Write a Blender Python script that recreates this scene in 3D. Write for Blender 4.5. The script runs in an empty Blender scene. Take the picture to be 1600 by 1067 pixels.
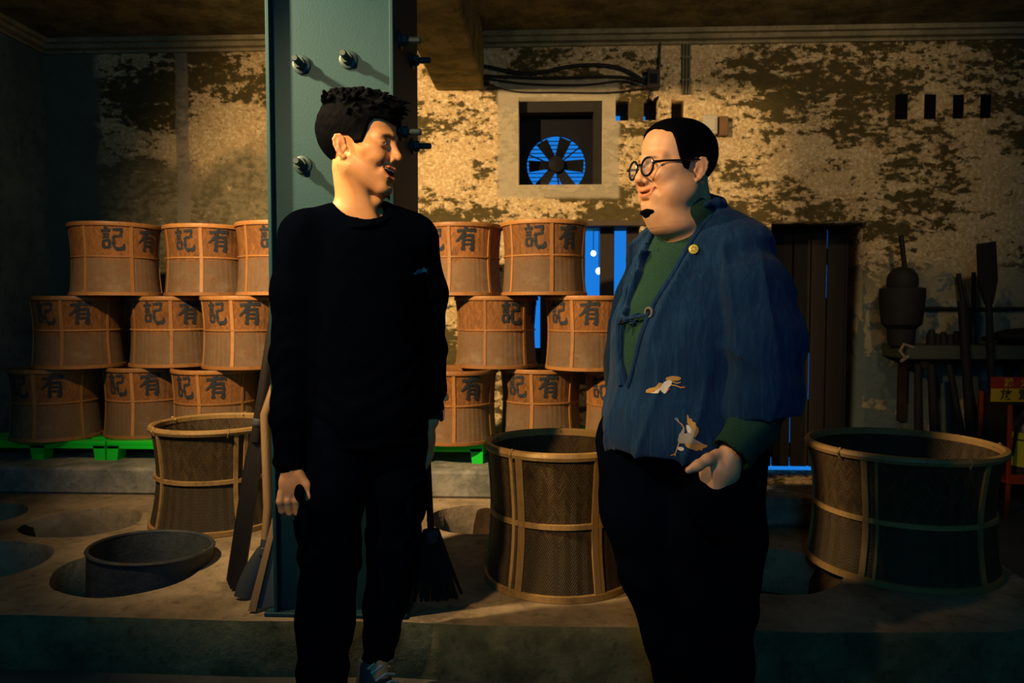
import bpy, bmesh, math, random
import numpy as np
from mathutils import Vector, Matrix, Euler
from mathutils.bvhtree import BVHTree

random.seed(7)
S = bpy.context.scene
C = S.collection
PI = math.pi
R = math.radians

# ------------------------------------------------------------------ camera
cam_d = bpy.data.cameras.new('camera')
cam_d.sensor_width = 36.0
cam_d.lens = 36.0 * 1150 / 1600
cam_d.clip_start = 0.05
cam = bpy.data.objects.new('camera', cam_d)
C.objects.link(cam)
cam.location = (0, 0, 1.13)
cam.rotation_euler = (R(90 - 2.64), 0, R(2.54))
cam_d.dof.use_dof = True
cam_d.dof.focus_distance = 2.0
cam_d.dof.aperture_fstop = 5.0
S.camera = cam

# ------------------------------------------------------------------ view, world, lamps
S.view_settings.view_transform = 'Standard'
S.view_settings.look = 'None'
S.view_settings.exposure = 0.0
S.view_settings.gamma = 1.0
S.view_settings.use_curve_mapping = False
w = bpy.data.worlds.new('evening_sky'); S.world = w
w.use_nodes = True
bg = w.node_tree.nodes['Background']
bg.inputs['Color'].default_value = (0.012, 0.22, 0.80, 1)
bg.inputs['Strength'].default_value = 0.9

def lamp(name, kind, loc, target, energy, color, size, cone=60, blend=1.0):
    d = bpy.data.lights.new(name, kind)
    d.energy = energy; d.color = color
    if kind == 'AREA':
        d.size = size
    else:
        d.shadow_soft_size = size
    if kind == 'SPOT':
        d.spot_size = R(cone); d.spot_blend = blend
    o = bpy.data.objects.new(name, d); C.objects.link(o)
    o.location = loc
    o.rotation_euler = (Vector(target) - Vector(loc)).to_track_quat('-Z', 'Y').to_euler()
    return o

lamp('ceiling_spot', 'SPOT', (-1.85, 1.68, 2.54), (-0.45, 3.6, 1.55), 820, (1.0, 0.66, 0.32), 0.05, 108, 1.0)
lamp('front_spot', 'SPOT', (-1.12, 0.26, 2.40), (-0.33, 2.0, 1.38), 330, (1.0, 0.60, 0.24), 0.05, 50, 1.0)
lamp('wall_fill_spot', 'SPOT', (1.75, 2.15, 2.68), (1.35, 4.75, 2.05), 75, (1.0, 0.70, 0.38), 0.08, 84, 1.0)  # unseen warm spot added to brighten the right part of the back wall
lamp('teal_fill', 'AREA', (0.3, -2.0, 2.4), (-1.1, 3.0, 1.3), 21, (0.10, 0.60, 1.0), 1.0)  # added teal area fill behind the camera, not a fixture of the hall

# ------------------------------------------------------------------ node helper
class NB:
    def __init__(s, name):
        s.m = bpy.data.materials.new(name); s.m.use_nodes = True
        s.nt = s.m.node_tree
        s.b = s.nt.nodes['Principled BSDF']
    def n(s, t, ins=None, **at):
        nd = s.nt.nodes.new(t)
        for k, v in at.items(): setattr(nd, k, v)
        for k, v in (ins or {}).items(): s.set(nd.inputs[k], v)
        return nd
    def set(s, sock, v):
        if isinstance(v, bpy.types.NodeSocket): s.nt.links.new(v, sock)
        elif isinstance(v, (tuple, list)) and sock.type == 'RGBA' and len(v) == 3: sock.default_value = (*v, 1)
        else: sock.default_value = v
    def obj(s): return s.n('ShaderNodeTexCoord').outputs['Object']
    def geo(s): return s.n('ShaderNodeNewGeometry').outputs['Position']
    def mp(s, v, sc=(1, 1, 1), loc=(0, 0, 0)):
        return s.n('ShaderNodeMapping', {'Vector': v, 'Scale': sc, 'Location': loc}).outputs[0]
    def noise(s, v, scale=5, detail=4, rough=.55, dist=0.0):
        return s.n('ShaderNodeTexNoise', {'Vector': v, 'Scale': scale, 'Detail': detail, 'Roughness': rough, 'Distortion': dist}).outputs['Fac']
    def ma(s, op, a, b=0.0, c=None, clamp=False):
        nd = s.n('ShaderNodeMath', {0: a, 1: b}, operation=op, use_clamp=clamp)
        if c is not None: s.set(nd.inputs[2], c)
        return nd.outputs[0]
    def rng(s, v, a, b, c=0.0, d=1.0, smooth=True):
        return s.n('ShaderNodeMapRange', {'Value': v, 'From Min': a, 'From Max': b, 'To Min': c, 'To Max': d},
                   interpolation_type='SMOOTHSTEP' if smooth else 'LINEAR').outputs[0]
    def mix(s, f, a, b, mode='MIX'):
        nd = s.n('ShaderNodeMix', data_type='RGBA', blend_type=mode)
        s.set(nd.inputs[0], f); s.set(nd.inputs[6], a); s.set(nd.inputs[7], b)
        return nd.outputs[2]
    def xyz(s, v):
        nd = s.n('ShaderNodeSeparateXYZ', {0: v}); return nd.outputs[0], nd.outputs[1], nd.outputs[2]
    def band(s, v, a, b, soft):           # 1 between a and b
        return s.ma('MULTIPLY', s.rng(v, a - soft, a + soft), s.rng(v, b - soft, b + soft, 1, 0))
    def bump(s, h, st=.3, d=.01):
        s.set(s.b.inputs['Normal'], s.n('ShaderNodeBump', {'Height': h, 'Strength': st, 'Distance': d}).outputs[0])
    def out(s, color, rough=.8, spec=.3, metal=0.0):
        s.set(s.b.inputs['Base Color'], color); s.set(s.b.inputs['Roughness'], rough)
        s.set(s.b.inputs['Specular IOR Level'], spec); s.set(s.b.inputs['Metallic'], metal)
        return s.m

def simple(name, col, rough=.7, spec=.3, metal=0.0, var=.25, scale=14, bump=.0, stretch=(1, 1, 1)):
    b = NB(name); v = b.mp(b.obj(), stretch)
    f = b.noise(v, scale, 5, .6)
    c = b.mix(f, tuple(x * (1 - var) for x in col), tuple(min(1, x * (1 + var)) for x in col))
    if bump: b.bump(f, bump, .01)
    return b.out(c, rough, spec, metal)

# ------------------------------------------------------------------ mesh helper
class MB:
    def __init__(s): s.v = []; s.f = []
    def add(s, vs, fs):
        k = len(s.v); s.v += [tuple(p) for p in vs]; s.f += [tuple(i + k for i in f) for f in fs]; return s
    def box(s, lo, hi, M=None, bev=0.0):
        if bev:
            bm = bmesh.new(); bmesh.ops.create_cube(bm, size=1.0)
            c = [(a + b) / 2 for a, b in zip(lo, hi)]; d = [b - a for a, b in zip(lo, hi)]
            for q in bm.verts: q.co = Vector((q.co.x * d[0] + c[0], q.co.y * d[1] + c[1], q.co.z * d[2] + c[2]))
            bmesh.ops.bevel(bm, geom=bm.edges[:], offset=bev, segments=1, affect='EDGES')
            bm.verts.index_update()
            vs = [q.co.copy() for q in bm.verts]; fs = [[q.index for q in f.verts] for f in bm.faces]; bm.free()
        else:
            x0, y0, z0 = lo; x1, y1, z1 = hi
            vs = [Vector(p) for p in ((x0,y0,z0),(x1,y0,z0),(x1,y1,z0),(x0,y1,z0),(x0,y0,z1),(x1,y0,z1),(x1,y1,z1),(x0,y1,z1))]
            fs = [(0,3,2,1),(4,5,6,7),(0,1,5,4),(1,2,6,5),(2,3,7,6),(3,0,4,7)]
        if M: vs = [M @ p for p in vs]
        return s.add(vs, fs)
    def tube(s, pts, rad, seg=10, cap=True, flat=1.0):
        pts = [Vector(p) for p in pts]; n = len(pts)
        if not isinstance(rad, (list, tuple)): rad = [rad] * n
        up = None; rings = []
        for i, p in enumerate(pts):
            t = (pts[min(i + 1, n - 1)] - pts[max(i - 1, 0)]).normalized()
            if up is None:
                up = Vector((0, 0, 1)) if abs(t.z) < .9 else Vector((0, 1, 0))
            a = t.cross(up)
            if a.length < 1e-6: a = t.orthogonal()
            a.normalize(); b = a.cross(t).normalized(); up = b
            rings.append([p + (a * math.cos(2*PI*k/seg) + b * math.sin(2*PI*k/seg) * flat) * rad[i] for k in range(seg)])
        vs = [q for r in rings for q in r]; fs = []
        for i in range(n - 1):
            for k in range(seg):
                k2 = (k + 1) % seg
                fs.append((i*seg+k, i*seg+k2, (i+1)*seg+k2, (i+1)*seg+k))
        if cap:
            fs.append(tuple(range(seg))); fs.append(tuple((n-1)*seg + k for k in reversed(range(seg))))
        return s.add(vs, fs)
    def lathe(s, prof, seg=40, c=(0, 0), a0=0.0, a1=2*PI, closed=False):
        full = abs(a1 - a0 - 2*PI) < 1e-6
        m = seg if full else seg + 1
        vs = []; fs = []; n = len(prof)
        for k in range(m):
            a = a0 + (a1 - a0) * k / seg
            for r, z in prof: vs.append((c[0] + r*math.cos(a), c[1] + r*math.sin(a), z))
        for k in range(seg):
            k2 = (k + 1) % m
            for i in range(n if closed else n - 1):
                i2 = (i + 1) % n
                fs.append((k*n+i, k2*n+i, k2*n+i2, k*n+i2))
        return s.add(vs, fs)
    def sphere(s, c, r, M=None, u=16, v=10):
        if not isinstance(r, (tuple, list)): r = (r, r, r)
        vs = []; fs = []
        for j in range(v + 1):
            th = PI * j / v
            for i in range(u):
                ph = 2*PI*i/u
                p = Vector((r[0]*math.sin(th)*math.cos(ph), r[1]*math.sin(th)*math.sin(ph), r[2]*math.cos(th)))
                if M: p = M @ p
                vs.append(p + Vector(c))
        for j in range(v):
            for i in range(u):
                i2 = (i + 1) % u
                fs.append((j*u+i, (j+1)*u+i, (j+1)*u+i2, j*u+i2))
        return s.add(vs, fs)
    def prism(s, poly, y0, y1):           # polygon in x,z extruded along y
        n = len(poly); vs = [(p[0], y0, p[1]) for p in poly] + [(p[0], y1, p[1]) for p in poly]
        fs = [tuple(range(n)), tuple(reversed(range(n, 2*n)))]
        fs += [(i, i + n, (i+1) % n + n, (i+1) % n) for i in range(n)]
        return s.add(vs, fs)
    def mesh(s, name):
        m = bpy.data.meshes.new(name); m.from_pydata(s.v, [], s.f); m.validate(); return m
    def build(s, name, mt, parent=None, smooth=False, **tags):
        return link(name, fixn(s.mesh(name)), mt, parent, smooth, **tags)

def fixn(m):
    bm = bmesh.new(); bm.from_mesh(m)
    bmesh.ops.remove_doubles(bm, verts=bm.verts[:], dist=1e-6)
    bmesh.ops.recalc_face_normals(bm, faces=bm.faces[:]); bm.to_mesh(m); bm.free(); return m

def link(name, me, mt, parent=None, smooth=False, loc=None, rot=None, **tags):
    o = bpy.data.objects.new(name, me); C.objects.link(o)
    if mt and not me.materials: me.materials.append(mt)
    if parent: o.parent = parent
    if smooth:
        me.polygons.foreach_set('use_smooth', [True] * len(me.polygons))
        if smooth != 'all':
            try: me.set_sharp_from_angle(angle=R(40))
            except Exception: pass
    if loc: o.location = loc
    if rot: o.rotation_euler = rot
    for k, v in tags.items(): o['category' if k == 'cat' else k] = v
    return o

def empty(name, loc=(0, 0, 0), rz=0.0, rot=None, **tags):
    o = bpy.data.objects.new(name, None); C.objects.link(o)
    o.empty_display_size = .05
    o.location = loc; o.rotation_euler = rot or (0, 0, rz)
    for k, v in tags.items(): o['category' if k == 'cat' else k] = v
    return o

def kids(o): return [c for c in bpy.data.objects if c.parent == o]
def copy_tree(o, parent=None):
    c = o.copy(); C.objects.link(c); c.parent = parent
    for ch in o.get('_', None) or kids(o): copy_tree(ch, c)
    return c

def sheet(name, outer, holes, thick, mt, axis='z', **tags):
    """flat slab with holes: curve fill, extruded; axis z: polygon in x,y (top at z=0, going down)."""
    cu = bpy.data.curves.new(name, 'CURVE'); cu.dimensions = '2D'; cu.fill_mode = 'BOTH'; cu.extrude = thick / 2
    for poly in [outer] + holes:
        sp = cu.splines.new('POLY'); sp.points.add(len(poly) - 1)
        for p, q in zip(sp.points, poly): p.co = (q[0], q[1], 0, 1)
        sp.use_cyclic_u = True
    t = bpy.data.objects.new(name, cu); C.objects.link(t)
    dg = bpy.context.evaluated_depsgraph_get()
    me = bpy.data.meshes.new_from_object(t.evaluated_get(dg))
    bpy.data.objects.remove(t); bpy.data.curves.remove(cu)
    M = Matrix.Translation((0, 0, -thick / 2))
    if axis == 'y': M = Matrix.Rotation(R(90), 4, 'X') @ M     # polygon x,y -> x,z ; front face at y=0, going to +y
    me.transform(M); me.name = name
    me.materials.clear(); fixn(me)
    return link(name, me, mt, **tags)

def rect(x0, z0, x1, z1): return [(x0, z0), (x1, z0), (x1, z1), (x0, z1)]
def ring(cx, cy, r, n=48, wob=0.0, seed=0):
    rnd = random.Random(seed); ph = [rnd.uniform(0, 6.28) for _ in range(3)]
    return [(cx + (r + wob*(math.sin(2*a+ph[0]) + .6*math.sin(3*a+ph[1]) + .3*math.sin(7*a+ph[2]))) * math.cos(a),
             cy + (r + wob*(math.sin(2*a+ph[0]) + .6*math.sin(3*a+ph[1]) + .3*math.sin(7*a+ph[2]))) * math.sin(a))
            for a in [2*PI*i/n for i in range(n)]]
# ------------------------------------------------------------------ setting
YW = 4.75            # face of the back wall
XL, XR, YF, ZC = -3.27, 3.7, -3.2, 2.86

def wall_mat():
    b = NB('peeling_plaster'); p = b.geo(); x, y, z = b.xyz(p)
    big = b.noise(b.mp(p, (1, 1, 1.6)), 1.3, 3, .5)
    mid = b.noise(b.mp(p, (2.2, 1, 7.0), (3, 0, 1)), 1.5, 8, .66, .35)
    fine = b.noise(b.mp(p, (1, 1, 1.5)), 19, 8, .74)
    tiny = b.noise(p, 45, 5, .65)
    # flaked yellow paint over dark mouldy render
    m = b.ma('ADD', b.ma('MULTIPLY', mid, .55), b.ma('MULTIPLY', fine, .62))
    m = b.ma('ADD', m, b.ma('MULTIPLY', b.ma('SUBTRACT', big, .5), .55))
    flake = b.rng(m, .560, .610)
    ochre = b.mix(b.noise(p, 7, 5, .6), (.34, .22, .085), (.66, .49, .25))
    ochre = b.mix(b.rng(tiny, .45, .7), ochre, (.74, .60, .36))
    ochre = b.mix(b.rng(b.noise(b.mp(p, (1, 1, 1.4)), 62, 7, .78), .50, .64, 0, .75), ochre, (.16, .115, .045))
    dark = b.mix(fine, (.022, .018, .005), (.13, .10, .035))
    upper = b.mix(flake, dark, ochre)
    # lower part: bare grey-brown cement
    cement = b.mix(b.noise(b.mp(p, (2, 1, .7)), 3.2, 6, .65), (.10, .085, .045), (.36, .30, .17))
    cement = b.mix(b.rng(fine, .42, .62, 0, .75), cement, (.085, .075, .035))
    cement = b.mix(b.rng(b.noise(b.mp(p, (3, 1, .8), (2, 0, 4)), 2.2, 7, .7), .5, .68, 0, .6), cement, (.06, .056, .026))
    cement = b.mix(b.rng(b.noise(b.mp(p, (1, 1, 1.6), (7, 0, 1)), 11, 8, .72), .60, .66, 0, .8), cement, (.46, .36, .19))
    edge = b.ma('ADD', z, b.ma('MULTIPLY', b.ma('SUBTRACT', b.noise(p, 2.4, 6, .6), .5), .9))
    left = b.rng(x, -1.0, -.8, 1, 0)
    lowmask = b.ma('MULTIPLY', b.rng(edge, 1.95, 2.25, 1, 0), left)
    col = b.mix(lowmask, upper, cement)
    # pale teal undercoat, right of the door
    pt = b.ma('ADD', b.noise(p, 5.5, 7, .62, .4), b.rng(z, .6, 1.5, .10, -.14))
    teal = b.mix(b.rng(pt, .46, .50), b.mix(fine, (.17, .15, .09), (.42, .36, .22)), (.10, .135, .13))
    rightlow = b.ma('MULTIPLY', b.rng(x, 1.9, 1.95), b.rng(edge, 1.15, 1.5, 1, 0))
    col = b.mix(rightlow, col, teal)
    # plain grey render in the left corner, cement repair strip
    wob = b.ma('MULTIPLY', b.ma('SUBTRACT', b.noise(p, 3.5, 5, .6), .5), .22)
    xl = b.ma('ADD', x, wob)
    grey = b.mix(b.noise(b.mp(p, (1, 1, .6)), 4, 6, .65), (.055, .07, .05), (.15, .165, .125))
    col = b.mix(b.rng(xl, -2.95, -2.90, 1, 0), col, grey)
    xs = b.ma('ADD', x, b.ma('MULTIPLY', wob, .22))
    strip = b.ma('MULTIPLY', b.band(xs, -2.40, -2.315, .006), b.rng(fine, .25, .45))
    col = b.mix(b.ma('MULTIPLY', strip, .8), col, b.mix(fine, (.10, .09, .06), (.36, .32, .24)))
    # cement patch round the fan opening
    wx = b.ma('ADD', x, b.ma('MULTIPLY', wob, .25)); wz = b.ma('ADD', z, b.ma('MULTIPLY', wob, -.25))
    fan = b.ma('MULTIPLY', b.band(wx, -.30, .47, .015), b.band(wz, 1.83, 2.575, .015))
    col = b.mix(b.ma('MULTIPLY', fan, .92), col, b.mix(fine, (.24, .20, .12), (.46, .40, .27)))
    b.bump(b.ma('ADD', b.ma('MULTIPLY', flake, .6), b.ma('MULTIPLY', fine, .7)), .45, .012)
    return b.out(col, .9, .15)
M_wall = wall_mat()

def rough_mat(name, c0, c1, sc=5, rough=.9, st=.4, spec=.2, c2=None):
    b = NB(name); p = b.geo()
    n1 = b.noise(p, sc, 8, .68); n2 = b.noise(p, sc * 7, 5, .65)
    c = b.mix(b.rng(n1, .3, .7), c0, c1)
    c = b.mix(b.rng(n2, .52, .72, 0, .55), c, tuple(.45 * q for q in c0))
    if c2: c = b.mix(b.rng(b.noise(b.mp(p, (1, 1, 1), (5, 2, 1)), sc * .55, 6, .7), .56, .66, 0, .8), c, c2)
    b.bump(b.ma('ADD', n1, b.ma('MULTIPLY', n2, .4)), st, .02)
    return b.out(c, rough, spec)
M_leftwall = rough_mat('blue_green_plaster', (.05, .085, .09), (.12, .17, .17), 2.6)
M_ceil = rough_mat('stained_ceiling', (.06, .058, .028), (.24, .21, .11), 5.0, st=.6)
M_beam = rough_mat('beam_plaster', (.13, .115, .045), (.36, .30, .14), 7, st=.6, c2=(.10, .085, .03))
M_cornice = rough_mat('cornice_plaster', (.16, .14, .075), (.30, .25, .14), 6)
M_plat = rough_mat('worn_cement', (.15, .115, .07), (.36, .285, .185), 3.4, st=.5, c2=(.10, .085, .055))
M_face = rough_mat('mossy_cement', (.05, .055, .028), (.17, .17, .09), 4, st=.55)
M_kerb = rough_mat('kerb_cement', (.10, .11, .10), (.30, .29, .25), 5, st=.5, c2=(.42, .41, .36))
M_floor = rough_mat('damp_floor', (.06, .065, .06), (.12, .12, .105), 2.5, .55, .25, .4)
M_pit = rough_mat('scorched_clay', (.010, .007, .004), (.055, .030, .012), 6, st=.7)
M_ash = rough_mat('pit_ash', (.010, .010, .009), (.035, .032, .028), 9, st=.5)
ST = dict(kind='structure')

MB().box((XL - .3, YF - .3, -.12), (XR + .3, YW + .4, 0)).build('floor', M_floor, **ST)
MB().box((XL - .3, YF - .3, ZC), (XR + .3, YW + .4, ZC + .2)).build('ceiling', M_ceil, **ST)
MB().box((XL - .3, YF - .3, 0), (XL, YW, ZC)).build('wall_left', M_leftwall, **ST)
MB().box((XR, YF - .3, 0), (XR + .3, YW, ZC)).build('wall_right', M_leftwall, **ST)
# front of the hall, behind the camera: shuttered, two tall openings added to let in blue fill light
sheet('wall_front', rect(XL, 0, XR, ZC), [rect(-2.9, .9, -1.9, 2.3), rect(2.2, .9, 3.0, 2.3)], .25, M_leftwall, 'y', **ST).location = (0, YF - .25, 0)

FAN = (-.17, 1.914, .369, 2.467)
WIN = (-.14, .62, .61, 1.655)
DOOR = (1.43, .012, 2.035, 1.675)
vents = [(.446, 2.313, .540, 2.463), (.623, 2.313, .721, 2.463), (.796, 2.313, .893, 2.463),
         (2.179, 2.300, 2.272, 2.462), (2.356, 2.300, 2.445, 2.462), (2.530, 2.302, 2.615, 2.458), (2.695, 2.303, 2.780, 2.456)]
wb = sheet('wall_back', rect(XL - .3, 0, XR + .3, ZC), [rect(*q) for q in [FAN, WIN, DOOR] + vents], .36, M_wall, 'y', **ST)
wb.location = (0, YW, 0)

# vents on the right: black boards added just inside to make them dark
M_dark = simple('dark_timber', (.028, .020, .014), .75, .2, var=.4, scale=30, bump=.3, stretch=(6, 6, .6))
M_old = simple('weathered_timber', (.075, .055, .034), .8, .2, var=.45, scale=24, bump=.4, stretch=(8, 8, .6))
M_ventblack = simple('black_vent_board', (.004, .004, .005), .9, .05)
for i, q in enumerate(vents):
    x0, z0, x1, z1 = q
    if i < 3:
        # open hole with an added block, shaped to let light in lower left only
        MB().box((x0 + (.058, .050, .044)[i], YW + .2, z0), (x1, YW + .30, z1)).box((x0, YW + .2, z0 + (.105, .100, .092)[i]), (x0 + (.058, .050, .044)[i], YW + .30, z1)).build(
            'vent_block', M_dark, wb).matrix_parent_inverse = wb.matrix_world.inverted()
    else:
        MB().box((x0, YW + .035, z0), (x1, YW + .055, z1)).build('vent_board', M_ventblack, wb).matrix_parent_inverse = wb.matrix_world.inverted()
for o in kids(wb): o.location = (0, -YW, 0); o.matrix_parent_inverse.identity()

# cornice: stepped moulding along back and left walls, cut by the beam
def cornice(name, x0, x1):
    m = MB()
    prof = [(0, 0), (.018, 0), (.018, .018), (.05, .024), (.05, .05), (.075, .055), (.075, .082), (0, .082)]
    n = len(prof)
    for x in (x0, x1): m.v += [(x, YW - d, ZC - .082 + h) for d, h in prof]
    m.f += [tuple(range(n)), tuple(range(2*n - 1, n - 1, -1))] + [(i, i+n, (i+1) % n + n, (i+1) % n) for i in range(n)]
    return m.build(name, M_cornice, **ST)
cornice('trim_1', XL, -.70)
cornice('trim_2', -.39, XR)
m = MB(); prof = [(0, 0), (.018, 0), (.018, .018), (.05, .024), (.05, .05), (.075, .055), (.075, .082), (0, .082)]; n = len(prof)
for y in (0.0, YW): m.v += [(XL + d, y, ZC - .082 + h) for d, h in prof]
m.f += [tuple(range(n)), tuple(range(2*n - 1, n - 1, -1))] + [(i, i+n, (i+1) % n + n, (i+1) % n) for i in range(n)]
m.build('trim_3', M_cornice, **ST)

# concrete ceiling beam running from the wall over the steel column
MB().box((-.70, 1.2, 2.515), (-.39, YW, ZC), bev=.012).build('ceiling_beam', M_beam, kind='structure')

# ------------------------------------------------------------------ the roasting platform with its fire pits
ZP = .175
PITS = [(-2.05, 3.15, .235), (-2.16, 2.62, .27), (-1.51, 2.60, .272), (-.31, 3.29, .225), (.80, 2.70, .26), (-2.66, 3.22, .24)]
PY = 2.17
outer = [(XL + .004, PY), (-2.4, PY - .004), (-1.6, PY + .008), (-.9, PY - .004), (-.45, PY + .012), (-.2, PY - .004), (.3, PY + .004), (.8, PY - .01), (1.35, PY + .02),
         (1.55, PY + .08), (1.66, PY + .25), (1.70, PY + .6), (1.70, 3.3), (1.70, 3.46), (.865, 3.46), (.865, YW - .004), (XL + .004, YW - .004)]
holes = [ring(x, y, r, 44, .010, i + 3) for i, (x, y, r) in enumerate(PITS)]
pl = sheet('platform', outer, holes, ZP, M_plat, 'z', label='worn cement roasting platform with round sunken fire pits', cat='platform')
pl.location = (0, 0, ZP)
bv = pl.modifiers.new('soft_edges', 'BEVEL'); bv.width = .014; bv.segments = 2; bv.limit_method = 'ANGLE'; bv.angle_limit = R(50)
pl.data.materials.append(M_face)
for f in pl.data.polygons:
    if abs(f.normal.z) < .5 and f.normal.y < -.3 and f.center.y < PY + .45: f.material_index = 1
for i, (x, y, r) in enumerate(PITS):
    rr = r + .012
    MB().lathe([(rr + .03, -.004), (rr + .002, -.004), (rr - .004, -.03), (rr - .012, -.30), (rr - .02, -.34), (0, -.36), (0, -.40), (rr + .03, -.40)], 40, closed=True).build(
        'pit_lining', M_pit, pl, True).location = (x, y, 0)
    MB().lathe([(0, -.30), (r * .5, -.305), (rr - .006, -.325)], 30).build('ash_bed', M_ash, pl, True).location = (x, y, 0)
# pits are sunk below the floor level: cut the floor there
fl = bpy.data.objects['floor']
cutm = MB()
for (x, y, r) in PITS: cutm.lathe([(0, -.5), (r + .035, -.5), (r + .035, .05), (0, .05)], 32, (x, y))
# (the floor slab is rebuilt with holes)
bpy.data.objects.remove(fl)
fl = sheet('floor', rect(XL - .3, YF - .3, XR + .3, YW + .4), [ring(x, y, r + .04, 32) for x, y, r in PITS], .12, M_floor, 'z', **ST)

# raised kerb at the back where the pallets stand
MB().box((XL + .004, 3.62, ZP), (.86, YW - .004, .315), bev=.014).build('kerb', M_kerb, label='long low cement ledge under the green pallets', cat='ledge')
MB().box((.87, 3.19, ZP), (1.40, 3.46, .305), bev=.02).build('kerb', M_kerb, label='short stained cement kerb in front of the plank door', cat='ledge')

# ------------------------------------------------------------------ plank door, window, fan
M_plank = simple('black_planks', (.016, .013, .011), .8, .2, var=.4, scale=20, bump=.4, stretch=(9, 9, .5))
YD = 5.07
d = empty('door_1', (0, 0, 0), **ST)
xs = [1.452, 1.553, 1.677, 1.797, 1.905, 2.028]
for i in range(5):
    MB().box((xs[i] + .005, YD, .045), (xs[i+1] - .005, YD + .03, 1.665), bev=.003).build('plank', M_plank, d)
for k, (z0, z1) in enumerate(((.10, .20), (.40, .50), (1.00, 1.11), (1.42, 1.53))):
    MB().box((1.465, YD + .03, z0), (2.02, YD + .055, z1), bev=.003).build('ledger', M_plank, d)
# cover strips close the joints except where daylight shows
for x, segs in ((xs[1], ((.50, 1.66),)), (xs[2], ((.50, 1.66),)), (xs[3], ((.045, .50), (.82, 1.66))), (xs[4], ((.045, 1.20),))):
    for z0, z1 in segs: MB().box((x - .02, YD + .03, z0), (x + .02, YD + .042, z1)).build('cover_strip', M_plank, d)
MB().box((1.43, YD - .01, .39), (1.452, YD + .05, 1.675)).build('door_frame', M_plank, d)
MB().box((2.020, YD - .012, .012), (2.035, YD + .05, 1.675)).build('door_frame', M_plank, d)
MB().box((1.43, YD - .012, 1.655), (2.035, YD + .05, 1.675)).build('door_frame', M_plank, d)

wn = empty('window_1', (0, 0, 0), **ST)
yw = YW + .12
MB().box((WIN[0] - .0, YW - .012, WIN[3] - .005), (WIN[2] + .03, YW + .16, WIN[3] + .03), bev=.004).build('lintel_board', M_old, wn)
for x0, x1 in ((WIN[0], -.075), (-.03, .06), (.075, .265), (.362, .455), (.535, WIN[2])):
    MB().box((x0, yw, WIN[1]), (x1, yw + .035, WIN[3] - .006), bev=.004).build('plank', M_dark, wn)
MB().box((WIN[0], yw + .035, WIN[1]), (WIN[2], yw + .06, WIN[1] + .24)).build('bottom_board', M_dark, wn)

# bulbs glowing outside, beyond the window
b = NB('bulb_glow'); b.b.inputs['Emission Color'].default_value = (.75, .9, 1, 1); b.b.inputs['Emission Strength'].default_value = 4.0
M_bulb = b.out((.8, .8, .8), .4)
for i, (px, pz, r, t) in enumerate(((.386, 1.56, .020, 'largest'), (.43, 1.42, .024, ''), (.705, 1.735, .022, ''))):
    lab = ('small round lamp glowing outside low in the left window slit',
           'round lamp glowing outside in the left window slit above another',
           'round lamp glowing outside behind the right window slit')[i]
    o = MB().sphere((0, 0, 0), (r, r, r * 1.1)).build('outdoor_lamp', M_bulb, None, True, label=lab, cat='lamp', group='lamps outside the window')
    o.location = (px, 5.9, pz)
    MB().tube([(0, 0, r), (0, 0, 1.6)], .003, 6).build('cord', M_dark, o)

# ventilating fan in its square opening
M_fan = simple('fan_metal', (.0035, .004, .005), .6, .12, var=.3)
fx, fz, fr = .075, 2.085, .196
fe = empty('exhaust_fan', (fx, YW + .26, fz), label='black six-bladed exhaust fan set in the square wall opening', cat='fan')
pts = rect(FAN[0] - fx + .001, FAN[1] - fz + .001, FAN[2] - fx - .001, FAN[3] - fz - .001)
pp = sheet('fan_plate', pts, [[(fr*math.cos(a), max(fr*math.sin(a), FAN[1] - fz + .006)) for a in [2*PI*i/48 for i in range(48)]]], .02, M_fan, 'y')
pp.parent = fe
MB().lathe([(.001, -.05), (.045, -.045), (.052, 0), (.052, .05), (.001, .055)], 24).build('hub', M_fan, fe, True).rotation_euler = (R(90), 0, 0)
for k in range(6):
    mm = MB(); nseg = 5; vs = []; fs = []
    for i in range(nseg + 1):
        t = i / nseg; r = .04 + t * (.183 - .04); w2 = .029 + .014 * t; tw = R(28 - 14 * t)
        for sy in (-1, 1):
            for th in (-.0015, .0015): vs.append((w2*sy*math.cos(tw), w2*sy*math.sin(tw) + th, r))
    for i in range(nseg):
        a = i*4; c2 = a + 4
        fs += [(a, a+2, c2+2, c2), (a+1, c2+1, c2+3, a+3), (a, c2, c2+1, a+1), (a+2, a+3, c2+3, c2+2)]
    fs += [(0, 1, 3, 2), (nseg*4, nseg*4+2, nseg*4+3, nseg*4+1)]
    o = mm.add(vs, fs).build('blade', M_fan, fe); o.rotation_euler = (0, R((20, 92, 148, 216, 268, 328)[k]), 0); o.location = (0, -.01, 0)
for k in range(3):
    a = R(38 + 120*k)
    MB().tube([(0, .03, 0), (fr*1.02*math.cos(a), .012, fr*1.02*math.sin(a))], .005, 6).build('spider_arm', M_fan, fe)
for k in range(14):
    z = -.175 + k * .027
    M4 = Matrix.Translation((0, .07, z)) @ Matrix.Rotation(R(3), 4, 'X')
    MB().box((FAN[0] - fx + .005, -.014, -.0012), (FAN[2] - fx - .005, .014, .0012), M4).build('louvre_slat', M_fan, fe)
# wooden frame lining the opening
M_frame = simple('fan_frame_wood', (.018, .016, .011), .8, .2, var=.4, scale=18)
MB().box((FAN[0], YW + .10, FAN[3] - .07), (FAN[2], YW + .20, FAN[3])).build('top_rail', M_frame, fe).location = (-fx, -YW - .26, -fz)
MB().box((FAN[2] - .055, YW + .10, FAN[1]), (FAN[2], YW + .20, FAN[3] - .07)).build('side_rail', M_frame, fe).location = (-fx, -YW - .26, -fz)

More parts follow.
